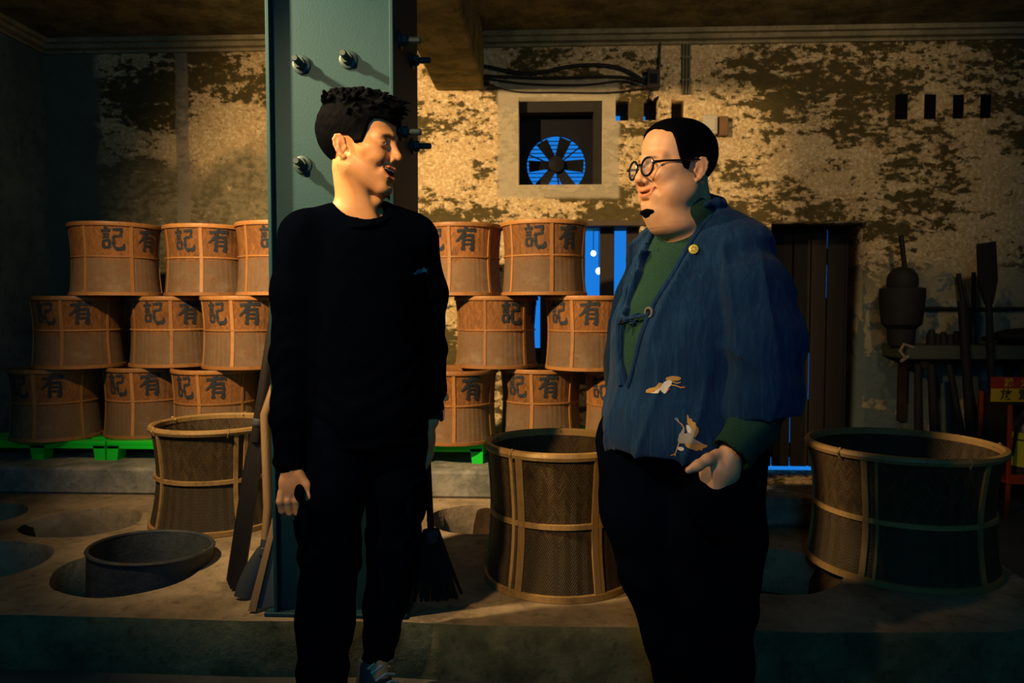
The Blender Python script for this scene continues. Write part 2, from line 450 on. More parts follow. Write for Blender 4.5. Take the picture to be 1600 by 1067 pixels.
# cables, conduit and boxes on the upper wall
M_cable = simple('cable_rubber', (.022, .018, .014), .6, .3)
def cable(pts, r, label):
    q = [Vector(p) for p in pts]; out = []
    for i in range(len(q) - 1):
        p0, p1, p2, p3 = q[max(i-1, 0)], q[i], q[i+1], q[min(i+2, len(q)-1)]
        for k in range(8):
            t = k / 8
            out.append(.5*((2*p1) + (p2-p0)*t + (2*p0-5*p1+4*p2-p3)*t*t + (3*p1-p0-3*p2+p3)*t**3))
    out.append(q[-1])
    return MB().tube(out, r, 6).build('cable', M_cable, None, True, label=label, cat='cable')
yc = YW - .02
cable([(-.388, yc, 2.66), (-.1, yc, 2.61), (.2, yc, 2.655), (.45, yc, 2.64), (.62, yc, 2.55), (.655, yc, 2.46)], .011, 'thick black cable arching from the beam over the fan opening')
cable([(-.388, yc, 2.60), (0, yc, 2.58), (.35, yc, 2.585), (.55, yc, 2.57), (.655, yc, 2.52)], .008, 'straight dark cable just below the arching one above the fan')
cable([(-.388, yc, 2.585), (-.1, yc, 2.545), (.25, yc, 2.535), (.5, yc, 2.555), (.64, yc, 2.50)], .005, 'thin sagging cable, third down above the fan')
cable([(-.388, yc, 2.56), (-.2, yc, 2.50), (.1, yc, 2.49), (.4, yc, 2.485), (.64, yc, 2.51)], .004, 'thinnest lowest cable skirting the top of the fan opening')
cable([(.70, yc, 2.52), (.715, yc, 2.66), (.72, yc, 2.79)], .006, 'dark cable rising from the junction box to the cornice')
j = MB().box((-.04, -.03, -.06), (.04, .03, .06), bev=.006).build('junction_box', M_cable, None, label='black junction box where the wall cables meet', cat='junction box')
j.location = (.675, YW - .03, 2.555)
MB().box((-.022, -.034, -.03), (.022, -.03, .03)).build('cover', M_fan, j)
M_cond = simple('painted_conduit', (.13, .11, .06), .7, .3)
cd = empty('conduit', (.885, YW, 2.47), label='painted conduit pipes running down from the cornice above the vents', cat='pipe')
for dx in (-.02, 0, .02): MB().tube([(dx, -.012, 0), (dx, -.012, .31)], .008, 8).build('pipe', M_cond, cd, True)
for zz in (.08, .22): MB().box((-.032, -.024, zz), (.032, 0, zz + .014)).build('clip', M_cond, cd)
M_ivory = simple('ivory_plastic', (.42, .38, .28), .5, .4, var=.08)
j = MB().box((-.045, -.03, -.06), (.045, .03, .06), bev=.006).build('switch_box', M_ivory, None, label='pale square switch box on the wall behind the bespectacled man', cat='switch box')
j.location = (1.03, YW - .03, 2.27)
MB().box((-.03, -.034, -.04), (.03, -.03, .04), bev=.002).build('cover', M_ivory, j)
b2 = MB().box((-.03, -.02, -.06), (.03, .02, .06), bev=.004).build('wooden_block', simple('rust_wood', (.16, .085, .035), .8), None, label='small brown wooden block beside the pale switch box', cat='block')
b2.location = (1.115, YW - .02, 2.265)

# ------------------------------------------------------------------ steel column
def steel():
    b = NB('teal_painted_steel'); p = b.geo()
    n = b.noise(p, 6, 5, .6); s = b.noise(p, 160, 2, .5); l = b.noise(b.mp(p, (3, 3, .5)), 4, 5, .6)
    c = b.mix(n, (.003, .036, .051), (.006, .047, .066))
    c = b.mix(b.rng(l, .55, .75, 0, .5), c, (.008, .056, .075))
    b.bump(b.ma('ADD', s, b.ma('MULTIPLY', n, .6)), .12, .004)
    return b.out(c, .6, .2)
M_steel = steel()
cx0, cx1, cy0, cy1 = -.835, -.450, 2.20, 2.62     # left flange outer, right flange outer, front, back
col = empty('steel_column', ((cx0 + cx1) / 2, cy0, ZP), label='teal painted riveted steel column behind the man in black', cat='column')
def CP(m, name, **k):
    o = m.build(name, M_steel, col, **k); o.location = (-(cx0 + cx1) / 2, -cy0, -ZP); return o
TOP = 2.52
CP(MB().box((cx0, cy0, ZP), (cx0 + .012, cy1, TOP), bev=.002), 'flange')
CP(MB().box((cx1 - .012, cy0, ZP), (cx1, cy1, TOP), bev=.002), 'flange')
CP(MB().box((cx0 + .012, cy0 + .03, ZP), (cx1 - .012, cy0 + .044, TOP)), 'web')
M_bolt = simple('bolt_steel', (.018, .045, .055), .5, .35, .2, var=.3, scale=40)
def bolt(loc, M3):
    b = MB()
    b.lathe([(0, 0), (.028, 0), (.028, .005), (.024, .008), (0, .008)], 24)
    o = b.build('washer', M_bolt, col, True); o.matrix_local = Matrix.Translation(Vector(loc) - Vector(((cx0+cx1)/2, cy0, ZP))) @ M3
    b = MB(); b.lathe([(0, .008), (.017, .008), (.0185, .012), (.0185, .022), (.016, .026), (0, .026)], 6); b.lathe([(0, .026), (.0105, .026), (.0105, .062), (.008, .066), (0, .066)], 12)
    b.build('bolt', M_bolt, o, False)
FR = Matrix.Rotation(R(90), 4, 'X')         # axis to -y
RT = Matrix.Rotation(R(90), 4, 'Y')         # axis to +x
yb = cy0 + .03
for x, z in ((-.735, 1.862), (-.592, 1.875), (-.735, 1.563), (-.592, 1.563), (-.68, 2.12), (-.735, .62), (-.592, .62)): bolt((x, yb, z), FR)
for y, z in ((2.30, 1.955), (2.50, 1.96), (2.30, 1.675), (2.50, 1.675), (2.30, 1.405), (2.50, 1.405)): bolt((cx1, y, z), RT)
CP(MB().box((cx0 - .03, cy0 - .005, ZP), (cx1 + .03, cy1 + .03, ZP + .014), bev=.003), 'base_plate')
# ------------------------------------------------------------------ bamboo roasting baskets
def weave_mat(name, c_lo, c_hi, grey, scale_a, scale_z, greyz, dirt=.5, dusty=0.0):
    b = NB(name); p = b.obj(); x, y, z = b.xyz(p)
    rnd = b.n('ShaderNodeObjectInfo').outputs['Random']
    ang = b.ma('MULTIPLY', b.ma('ARCTAN2', y, x), scale_a)
    jit = b.ma('MULTIPLY', b.ma('SUBTRACT', b.noise(p, 18, 3, .6), .5), .5)
    tri = b.ma('PINGPONG', b.ma('ADD', ang, jit), 1.0)
    zz = b.ma('MULTIPLY', z, scale_z)
    st = b.ma('FRACT', b.ma('ADD', zz, b.ma('MULTIPLY', tri, 2.6)))
    rib = b.ma('MULTIPLY', b.rng(st, 0, .3), b.rng(st, .7, 1, 1, 0))
    sid = b.ma('FLOOR', b.ma('ADD', zz, b.ma('MULTIPLY', tri, 2.6)))
    fl = b.n('ShaderNodeTexWhiteNoise', {0: b.n('ShaderNodeCombineXYZ', {0: sid, 1: b.ma('FLOOR', ang), 2: rnd}).outputs[0]}, noise_dimensions='3D').outputs['Value']
    shift = b.n('ShaderNodeVectorMath', {0: p, 1: b.n('ShaderNodeCombineXYZ', {0: b.ma('MULTIPLY', rnd, 9), 1: rnd, 2: b.ma('MULTIPLY', rnd, 5)}).outputs[0]}, operation='ADD').outputs[0]
    n1 = b.noise(shift, 6, 6, .65); n2 = b.noise(shift, 38, 4, .6)
    c = b.mix(fl, c_lo, c_hi)
    c = b.mix(b.rng(n2, .35, .65, 0, .5), c, tuple(.55 * q for q in c_hi))
    c = b.mix(b.rng(n1, .50, .72, 0, dirt), c, tuple(.30 * q for q in c_lo))
    zg = b.ma('ADD', z, b.ma('MULTIPLY', b.ma('SUBTRACT', n1, .5), .10))
    gm = b.ma('MULTIPLY', b.rng(zg, greyz - .02, greyz + .02, 1, 0), b.rng(n2, .2, .6, .35, .95))
    c = b.mix(gm, c, b.mix(n2, grey, tuple(1.9 * q for q in grey)))
    dust = b.ma('MULTIPLY', b.rng(b.noise(b.mp(shift, (1, 1, 1.6), (3, 1, 2)), 9, 6, .7), .48, .68), b.rng(zg, greyz - .13, greyz - .03, .75*dusty, .08*dusty))
    c = b.mix(dust, c, (.34, .25, .155))
    c = b.mix(1.0, c, b.mix(rib, (.5, .5, .5), (1, 1, 1)), 'MULTIPLY')
    c = b.mix(1.0, c, b.mix(rnd, (.72, .72, .74), (1.1, 1.05, 1.0)), 'MULTIPLY')
    b.bump(b.ma('ADD', rib, b.ma('MULTIPLY', n2, .3)), .55, .004)
    return b.out(c, .62, .3)
M_weave = weave_mat('woven_bamboo_small', (.20, .078, .018), (.42, .18, .050), (.15, .098, .055), 16, 95, .190, .6, .8)
M_weave_big = weave_mat('woven_bamboo_big', (.034, .022, .007), (.088, .056, .020), (.032, .024, .012), 13, 78, .20, .8)
M_inner = weave_mat('woven_bamboo_inside', (.034, .022, .009), (.080, .053, .022), (.028, .021, .013), 13, 78, -1, .8)

def bamboo(name, c0, c1):
    b = NB(name); p = b.obj(); rnd = b.n('ShaderNodeObjectInfo').outputs['Random']
    n = b.noise(b.mp(p, (30, 30, 3)), 3, 4, .6); n2 = b.noise(p, 14, 5, .65)
    c = b.mix(n, c0, c1); c = b.mix(b.rng(n2, .5, .75, 0, .6), c, tuple(.35 * q for q in c0))
    c = b.mix(1.0, c, b.mix(rnd, (.7, .68, .66), (1.15, 1.15, 1.1)), 'MULTIPLY')
    b.bump(n, .3, .003)
    return b.out(c, .5, .35)
M_slat = bamboo('bamboo_slat', (.25, .105, .028), (.44, .215, .070))
M_slat_big = bamboo('bamboo_slat_old', (.20, .12, .042), (.36, .235, .09))
M_ink = simple('blue_black_ink', (.026, .032, .042), .85, .1, var=.75, scale=70)

def prof_r(z, H, rt, rw, rb):
    t = z / H
    return rb + (rw - rb) * (1 - (1 - t / .55) ** 2) if t < .55 else rw + (rt - rw) * ((t - .55) / .45) ** 1.6
def glyph(strokes, ang, zc, size, H, rt, rw, rb, off=.0030):
    """brush strokes given on a unit square, wrapped on the basket wall"""
    m = MB()
    for st in strokes:
        pts = []
        for i in range(len(st) - 1):
            (x0, y0, w0), (x1, y1, w1) = st[i], st[i + 1]
            for k in range(6):
                t = k / 6; pts.append((x0 + (x1 - x0) * t, y0 + (y1 - y0) * t, w0 + (w1 - w0) * t))
        pts.append(st[-1]); vs = []; fs = []
        for i, (x, y, wd) in enumerate(pts):
            a = pts[max(i - 1, 0)]; c = pts[min(i + 1, len(pts) - 1)]
            dx, dy = c[0] - a[0], c[1] - a[1]; L = math.hypot(dx, dy) or 1; nx, ny = -dy / L, dx / L
            wd *= 1.0 + .22 * math.sin(37 * x + 23 * y)
            for s in (-.66, .66):
                gx = (x + nx * wd * s - .5) * size; gz = zc + (y + ny * wd * s - .5) * size * 1.12
                r = prof_r(gz, H, rt, rw, rb) + off; th = -PI / 2 + ang + gx / r
                vs.append((r * math.cos(th), r * math.sin(th), gz))
        for i in range(len(pts) - 1): fs.append((2*i, 2*i+1, 2*i+3, 2*i+2))
        m.add(vs, fs)
    return m
YOU = [[(.06, .80, .10), (.50, .84, .09), (.95, .86, .13)], [(.50, 1.0, .12), (.38, .72, .11), (.22, .52, .09), (.02, .36, .05)],
       [(.36, .62, .10), (.36, .30, .11), (.34, .00, .12)], [(.36, .62, .09), (.80, .64, .10), (.80, .30, .11), (.78, .02, .13), (.66, .10, .05)],
       [(.38, .44, .07), (.76, .45, .07)], [(.38, .26, .07), (.76, .27, .07)]]
JI = [[(.14, .98, .11), (.26, .90, .10)], [(.00, .80, .08), (.40, .83, .10)], [(.06, .66, .07), (.34, .68, .08)], [(.06, .53, .07), (.34, .55, .08)],
      [(.08, .40, .09), (.10, .08, .09)], [(.08, .39, .08), (.36, .41, .09), (.34, .08, .09)], [(.10, .10, .08), (.35, .11, .08)],
      [(.50, .86, .08), (.88, .89, .10), (.84, .58, .09)], [(.54, .58, .08), (.84, .60, .08)], [(.54, .58, .10), (.54, .16, .11), (.64, .04, .12), (.96, .06, .12), (1.0, .28, .06)]]

def hoop(rz, width, thick, seg=44):
    """flat bamboo band round the basket: list of (z offset) handled by caller"""
    r, z = rz
    return MB().lathe([(r, z - width/2), (r + thick, z - width/2 + .002), (r + thick, z + width/2 - .002), (r, z + width/2)], seg, closed=True)
def slat(ang, H, rt, rw, rb, wd, th=.006, z0=.01, z1=None):
    m = MB(); z1 = z1 or H - .012; n = 10; vs = []; fs = []
    for i in range(n + 1):
        z = z0 + (z1 - z0) * i / n; r = prof_r(z, H, rt, rw, rb)
        for a, rr in ((-1, r - .002), (-1, r + th), (1, r + th), (1, r - .002)):
            t = -PI / 2 + ang + a * wd / 2 / r + .006 * math.sin(z * 17 + ang * 3); vs.append((rr * math.cos(t), rr * math.sin(t), z))
    for i in range(n):
        for k in range(4): fs.append((4*i + k, 4*i + (k+1) % 4, 4*i + 4 + (k+1) % 4, 4*i + 4 + k))
    fs += [(3, 2, 1, 0), (4*n, 4*n+1, 4*n+2, 4*n+3)]
    return m.add(vs, fs)
def basket_body(H, rt, rw, rb, floor_z, seg=56):
    n = 14; th = .010
    outp = [(prof_r(H*i/n, H, rt, rw, rb), H*i/n) for i in range(n + 1)]
    inn = [(prof_r(H*i/n, H, rt, rw, rb) - th, H*i/n) for i in range(n, -1, -1) if H*i/n >= floor_z]
    rf = prof_r(floor_z, H, rt, rw, rb) - th
    return outp, inn + [(rf, floor_z), (0, floor_z + .004)]

SB = dict(H=.386, rt=.226, rw=.212, rb=.226)
def make_small():
    e = empty('bamboo_basket'); k = tuple(SB.values())
    op, ip = basket_body(*k, .16)
    MB().lathe(op, 48).lathe([op[-1]] + ip, 48).lathe([(0, .15), (prof_r(.15, *k) - .002, .15)], 48).build('woven_wall', M_weave, e, True)
    MB().lathe([(SB['rt'] - .013, SB['H'] - .022), (SB['rt'] + .005, SB['H'] - .022), (SB['rt'] + .008, SB['H'] - .012), (SB['rt'] + .005, SB['H'] - .001), (SB['rt'] - .006, SB['H']), (SB['rt'] - .013, SB['H'] - .006)], 48, closed=True).build('rim_hoop', M_slat, e, True)
    hoop((prof_r(.205, *k) - .002, .205), .011, .0075).build('middle_hoop', M_slat, e, True)
    hoop((prof_r(.012, *k) - .004, .010), .020, .010).build('base_hoop', M_slat, e, True)
    for q in range(6): slat(-R(24) + q * R(60), *k, .013 if q % 2 else .017, .0045).build('bamboo_slat', M_slat, e)
    glyph(YOU, 0, .300, .112, *k).build('ink_character', M_ink, e)
    glyph(JI, -R(47), .300, .108, *k).build('ink_character', M_ink, e)
    return e
proto = make_small()
YB = 4.01
rows = {  # level: list of (x of centre, turn of the right-hand character in degrees, label)
 0: [(-2.706, -4, 'dark bamboo basket at the far left end of the bottom row'), (-2.254, 3, 'bamboo basket, second from the left in the bottom row'),
     (-1.800, 0, 'bottom-row bamboo basket behind the big round open basket'), (-1.338, 5, 'bottom-row bamboo basket mostly hidden behind the leaning poles'),
     (-0.483, 22, 'bottom-row bamboo basket just right of the man in black'), (-0.021, 11, 'bottom-row bamboo basket above the rim of the big central basket'),
     (0.442, 8, 'bottom-row bamboo basket half hidden by the blue jacket')],
 1: [(-2.570, 3, 'leftmost bamboo basket in the middle row'), (-2.101, 21, 'grey-brown bamboo basket, second in the middle row'),
     (-1.631, 6, 'orange-lit bamboo basket in the middle row beside the black sleeve'),
     (-0.268, 68, 'middle-row bamboo basket showing one character, right of the man in black'), (0.233, 2, 'middle-row bamboo basket touching the blue jacket')],
 2: [(-2.351, 44, 'topmost bamboo basket at the far left of the stack'), (-1.893, 15, 'top-row bamboo basket, second from the left wall'),
     (-1.437, 35, 'top-row bamboo basket cut off by the steel column'),
     (-0.463, 7, 'top-row bamboo basket right behind the shoulder of the man in black'), (-0.003, 34, 'top-row bamboo basket beside the window slits')]}
ZB = .417
first = True
for lv, lst in rows.items():
    for i, (x, turn, lab) in enumerate(lst):
        o = proto if first else copy_tree(proto); first = False
        o.location = (x, YB + (-.055, .065)[i % 2], ZB + lv * (SB['H'] + .0015))
        tilt = 0
        o.rotation_euler = (0, 0, R(turn) + math.atan2(x, YB) * -1)
        o['label'] = lab; o['category'] = 'basket'; o['group'] = 'printed bamboo baskets stacked on the pallets'

# ------------------------------------------------------------------ big open baskets on the platform
def big_basket(loc, rz, H, rt, rw, rb, slats, label, hoopz=.5, fz=.24, extra=None, mslat=None):
    ms = mslat or M_slat_big; k = (H, rt, rw, rb)
    e = empty('roasting_basket', loc, rz, label=label, cat='basket', group='big open roasting baskets on the platform')
    op, ip = basket_body(*k, fz)
    MB().lathe(op, 72).build('woven_wall', M_weave_big, e, True)
    MB().lathe([op[-1]] + ip, 72).build('woven_lining', M_inner, e, True)
    MB().lathe([(rt - .016, H - .024), (rt + .006, H - .024), (rt + .011, H - .012), (rt + .007, H - .001), (rt - .008, H + .002), (rt - .016, H - .006)], 72, closed=True).build('rim_hoop', ms, e, True)
    hoop((prof_r(H*hoopz, *k) - .003, H*hoopz), .020, .011, 64).build('middle_hoop', ms, e, True)
    hoop((prof_r(.012, *k) - .003, .012), .024, .012, 64).build('base_hoop', ms, e, True)
    for a, wd in slats: slat(R(a), *k, wd, .008).build('bamboo_slat', ms, e)
    for q in range(5):
        a = R(q * 72 + 15); r = rt + .004
        MB().tube([(r*math.cos(a), r*math.sin(a), H - .03), ((r+.012)*math.cos(a), (r+.012)*math.sin(a), H - .012), ((r)*math.cos(a), (r)*math.sin(a), H + .004), ((r-.024)*math.cos(a), (r-.024)*math.sin(a), H - .010)], .004, 6).build('rim_binding', ms, e)
    return e
big_basket((-1.467, 3.22, ZP), 0, .445, .272, .252, .285, [(-35, .016), (40, .017), (49, .017), (100, .02), (130, .02), (190, .02), (250, .02)],
           'big open woven basket left of the leaning paddle')
big_basket((.055, 2.60, ZP), R(1), .485, .258, .240, .262, [(-33, .026), (-40.5, .012), (26, .022), (30.5, .010), (88, .024), (150, .024), (215, .024), (265, .02)],
           'big open basket with tan bamboo straps between the two men', .5, .26)
big_basket((1.335, 2.79, ZP), R(-22), .455, .330, .300, .325, [(-24, .020), (-17, .010), (48, .020), (110, .02), (170, .02), (230, .02), (280, .02)],
           'widest dark open basket at the right end of the platform', .48, .22)

# ------------------------------------------------------------------ green plastic pallets
M_green = simple('green_plastic', (.008, .62, .03), .4, .4, var=.10, scale=4)
def pallet(x0, x1, label):
    cx = (x0 + x1) / 2; W = x1 - x0
    e = empty('plastic_pallet', (cx, 3.80, .315), label=label, cat='pallet', group='green plastic pallets under the baskets')
    H = .101; D = .60
    for k in range(6):
        y = k * (D - .07) / 5
        MB().box((-W/2, y, H - .022), (W/2, y + .07, H), bev=.003).build('deck_slat', M_green, e)
    for x in (-W/2, -.03, W/2 - .055):
        for y in (0, D/2 - .04, D - .08):
            m = MB(); a = .055 if x != -.03 else .06
            vs = [(x, y, 0), (x + a, y, 0), (x + a, y + .08, 0), (x, y + .08, 0), (x - (0 if x < -.1 else .012), y, H - .022), (x + a + (0 if x > .1 else .012), y, H - .022), (x + a + (0 if x > .1 else .012), y + .08, H - .022), (x - (0 if x < -.1 else .012), y + .08, H - .022)]
            m.add(vs, [(0,3,2,1),(4,5,6,7),(0,1,5,4),(1,2,6,5),(2,3,7,6),(3,0,4,7)]).build('foot', M_green, e)
    for y in (0,):
        MB().box((-W/2, y, H - .040), (W/2, y + .012, H - .022), bev=.002).build('edge_rail', M_green, e)
    return e
pallet(-3.09, -2.345, 'green plastic pallet at the far left under dark baskets')
pallet(-2.335, -1.59, 'green plastic pallet running behind the big left basket')
pallet(-1.58, -1.05, 'green plastic pallet hidden behind the steel column')
pallet(-.98, -.322, 'green plastic pallet end showing beside the man in black')
pallet(-.25, .70, 'green plastic pallet behind the big central basket')

# ------------------------------------------------------------------ iron ring standing in the nearest pit
M_iron = rough_mat('rusty_iron', (.016, .021, .024), (.042, .05, .052), 8, .6, .3, .4, c2=(.03, .018, .010))
rg = empty('iron_ring', (-1.475, 2.645, .045), rot=(R(-2), R(3), 0), label='round iron tub sitting in the nearest fire pit', cat='tub')
MB().lathe([(.209, 0), (.215, .19), (.206, .19), (.200, .012), (.15, .008), (.15, 0)], 64, closed=True).build('wall', M_iron, rg, True)
MB().lathe([(.210, .186), (.219, .186), (.221, .192), (.217, .198), (.208, .198), (.205, .192)], 64, closed=True).build('rolled_rim', M_iron, rg, True)
MB().lathe([(0, .060), (.12, .066), (.203, .058)], 40).build('ash_fill', M_ash, rg, True)
for i in range(4):
    a = R(40 + 90*i); MB().box((-.004, -.012, -.045), (.004, .012, .03)).build('foot_tab', M_iron, rg).location = (.209*math.cos(a), .209*math.sin(a), 0)

# ------------------------------------------------------------------ tools leaning on the column
M_blackwood = simple('smoke_blackened_wood', (.011, .009, .008), .55, .25, var=.5, scale=16, bump=.3, stretch=(7, 7, .6))
M_pole = simple('worn_pole', (.20, .125, .055), .55, .35, var=.35, scale=16, bump=.2, stretch=(7, 7, .6))
def along(e, p0, p1):
    """matrix: local z along p0->p1, local y away from camera"""
    z = (Vector(p1) - Vector(p0)).normalized(); x = Vector((0, 1, 0)).cross(z).normalized(); y = z.cross(x)
    M4 = Matrix((x, y, z)).transposed().to_4x4(); M4.translation = Vector(p0); e.matrix_world = M4
    return (Vector(p1) - Vector(p0)).length
e = empty('wooden_paddle', label='long blackened wooden paddle leaning on the column, blade down', cat='paddle')
L = along(e, (-1.045, 2.40, ZP + .006), (-.868, 2.50, 1.46))
MB().tube([(0, 0, .50), (0, 0, .56), (0, 0, L)], [.018, .0215, .019], 12).build('handle', M_blackwood, e, True)
pts = [(-.010, 0), (.018, .004), (.029, .03), (.028, .42), (.021, .52), (.016, .55), (-.016, .55), (-.021, .52), (-.028, .42), (-.029, .03)]
MB().prism(pts, -.008, .008).build('blade', M_blackwood, e)
MB().lathe([(.0225, .555), (.0245, .56), (.0245, .575), (.0225, .58)], 12, closed=True).build('ferrule', M_iron, e, True)
e = empty('ash_shovel', label='bamboo-handled iron ash shovel with its narrow blade on the platform', cat='shovel')
L = along(e, (-.985, 2.31, ZP + .006), (-.862, 2.46, 1.02))
MB().tube([(.045, 0, .17), (.025, .02, .30), (-.04, .01, .60), (-.0, .0, L)], [.013, .0155, .0165, .015], 12).build('handle', M_pole, e, True)
M_blade = simple('shovel_iron', (.05, .065, .075), .5, .45, .5, var=.35, scale=12)
vs = []; fs = []
for i in range(7):
    t = i / 6; w2 = .030 * math.sin(PI * min(1, .25 + t * .75)) ** .6 + .006
    for sx in (-1, -.5, 0, .5, 1):
        for th in (0, .004): vs.append((sx * w2 + .045 * t, .014 * sx * sx + th, .005 + t * .19))
nn = 10
for i in range(6):
    for k in range(4):
        a = i*nn + 2*k; fs += [(a, a+2, a+nn+2, a+nn), (a+1, a+nn+1, a+nn+3, a+3)]
    fs += [(i*nn, i*nn+nn, i*nn+nn+1, i*nn+1), (i*nn+8, i*nn+9, i*nn+nn+9, i*nn+nn+8)]
fs += [(0, 1, 3, 2), (2, 3, 5, 4), (4, 5, 7, 6), (6, 7, 9, 8)]
MB().add(vs, fs).build('blade', M_blade, e, True)
MB().tube([(.045, .002, .15), (.044, .004, .20)], [.014, .017], 12).build('socket', M_blade, e, True)
e = empty('fire_shovel', label='broad flat ash shovel with a wooden edge against the column foot', cat='shovel')
L = along(e, (-.888, 2.225, ZP + .004), (-.862, 2.34, .56))
MB().prism([(-.030, 0), (.040, .02), (.044, .30), (.03, .355), (.012, .34)], .004, .010).build('blade', M_blade, e)
MB().prism([(-.036, 0), (-.012, .0), (.022, .385), (.008, .39)], -.008, .008).build('wooden_edge', M_pole, e)
# dark broom on the far side of the man in black, leaning on the right flange
M_bristle = simple('broom_bristle', (.016, .013, .011), .9, .1, var=.5, scale=60, stretch=(10, 10, .5))
e = empty('broom', label='dark broom with a triangular head leaning behind the black trousers', cat='broom')
L = along(e, (-.352, 2.31, ZP + .004), (-.405, 2.36, 1.22))
MB().tube([(0, 0, .20), (0, 0, L)], .011, 10).build('handle', M_blackwood, e, True)
rb2 = random.Random(4)
for k in range(26):
    t = (k / 25 - .5) * 2; w0 = t * .020; w1 = t * .085 + rb2.uniform(-.006, .006); yy = rb2.uniform(-.018, .018)
    MB().tube([(w0, yy * .4, .24), (w0 * .5 + w1 * .5, yy * .8, .12), (w1 * 1.0, yy, .004 + .010 * abs(t) + rb2.uniform(0, .012))], [.006, .0075, .005], 5).build('bristle_bundle', M_bristle, e)
MB().lathe([(.022, .20), (.026, .205), (.026, .235), (.022, .24)], 14, closed=True).build('binding', M_iron, e, True)

# ------------------------------------------------------------------ right side: wall shelf, tools, extinguisher stand
M_shelf = simple('mossy_shelf_wood', (.060, .072, .050), .8, .2, var=.5, scale=16, bump=.4, stretch=(.7, 7, 7))
ys = 4.44
sh = empty('wall_shelf', (2.13, YW, .865), label='rough horizontal timber shelf on the wall holding dark tools', cat='shelf')
MB().box((.0, -.34, -.040), (1.45, -.0, .040), bev=.006).build('board', M_shelf, sh)
for x in (.10, .75, 1.40):
    MB().box((x, -.30, -.10), (x + .045, 0, -.040), bev=.004).build('bracket', M_dark, sh)
    MB().box((x, -.045, -.45), (x + .045, 0, -.10), bev=.004).build('bracket_leg', M_dark, sh)
MB().tube([(.03, -.34, .03), (-.03, -.35, .05), (-.05, -.35, .01), (-.02, -.35, -.03), (-.045, -.35, -.05), (.0, -.345, -.02)], .010, 6).build('rope_knot', simple('old_rope', (.20, .17, .11), .9), sh, True)
zs = .90
M_soot = simple('sooty_black', (.012, .011, .011), .7, .25, var=.5, scale=20, bump=.3)
# lidded pot with an upright stick
pt = empty('lidded_pot', (2.155, 4.55, zs), label='black pot with a domed lid and an upright stick, left end of the shelf', cat='pot')
MB().lathe([(0, 0), (.072, 0), (.075, .02), (.080, .10), (.112, .13), (.122, .22), (.128, .325), (.126, .345), (.10, .352), (0, .352)], 36).build('body', M_soot, pt, True)
MB().lathe([(.085, .350), (.088, .37), (.088, .40), (.080, .43), (.055, .462), (.02, .475), (0, .478)], 36).build('domed_lid', M_soot, pt, True)
MB().tube([(.012, 0, .46), (.005, .0, .52), (-.012, .0, .64), (-.016, 0, .665)], [.016, .014, .015, .013], 10).build('stick', M_soot, pt, True)
# tea sieve lump and bundles on the shelf
jg = empty('tool_bundle', (2.41, 4.56, zs), label='low heap of dark tool heads on the shelf between pot and sticks', cat='tools')
for k, (x, h, r) in enumerate(((-.07, .10, .03), (-.035, .075, .028), (0, .085, .03), (.04, .07, .03), (.075, .09, .028))):
    MB().lathe([(0, 0), (r, 0), (r*.95, h*.6), (r*.5, h*.95), (0, h)], 10, (x, 0)).build('tool_head', M_soot, jg, True)
def stick(p0, p1, r0, r1, label, blade=None, mt=None):
    e = empty('wooden_tool', label=label, cat='tool', group='dark tools by the wall shelf')
    L = along(e, p0, p1)
    MB().tube([(0, 0, 0), (0, 0, L * .5), (0, 0, L)], [r0, (r0 + r1) / 2, r1], 10).build('handle', mt or M_soot, e, True)
    if blade: MB().prism([(q[0], q[1] + L) for q in blade], -.010, .010).build('blade', mt or M_soot, e)
    return e
stick((2.50, 4.34, .02), (2.425, 4.40, 1.17), .030, .024, 'thick dark post standing in front of the shelf')
stick((2.60, 4.62, zs), (2.565, 4.70, 1.34), .016, .014, 'short dark stick rising behind the thick post on the shelf')
stick((2.60, 4.585, zs), (2.645, 4.68, 1.345), .012, .012, 'dark stick slanting right beside the thick post')
stick((2.63, 4.36, .02), (2.565, 4.385, 1.20), .024, .018, 'dark upright paddle with a broad flat blade at its top',
      [(-.022, -.05), (-.045, .05), (-.052, .09), (-.052, .30), (.050, .31), (.052, .09), (.040, .03), (.020, -.05)])
stick((2.20, 4.38, .02), (2.17, 4.37, .80), .030, .020, 'dark splayed stick under the left end of the shelf')
stick((2.30, 4.36, .02), (2.25, 4.38, .80), .034, .022, 'second dark stick under the left end of the shelf')
stick((2.44, 4.24, .02), (2.34, 4.36, .80), .018, .018, 'dark stick slanting under the middle of the shelf')
stick((2.80, 4.40, .02), (2.78, 4.38, .80), .030, .026, 'dark upright timber behind the yellow and red sign')
# big ladle-like scoop lying on the shelf right end
sc = empty('dark_scoop', (2.95, 4.58, zs), label='dark rounded scoop lying on the right end of the shelf', cat='scoop')
MB().sphere((0, 0, .055), (.24, .13, .055)).build('bowl', M_soot, sc, True)
MB().tube([(-.22, 0, .05), (-.30, .0, .04)], [.02, .015], 8).build('handle', M_soot, sc, True)
# pipe along the wall
MB().tube([(2.30, YW - .02, 1.125), (2.75, YW - .02, 1.12), (3.6, YW - .02, 1.13)], .012, 8).build('wall_pipe', M_soot, None, True, label='thin dark pipe running along the wall above the shelf', cat='pipe')

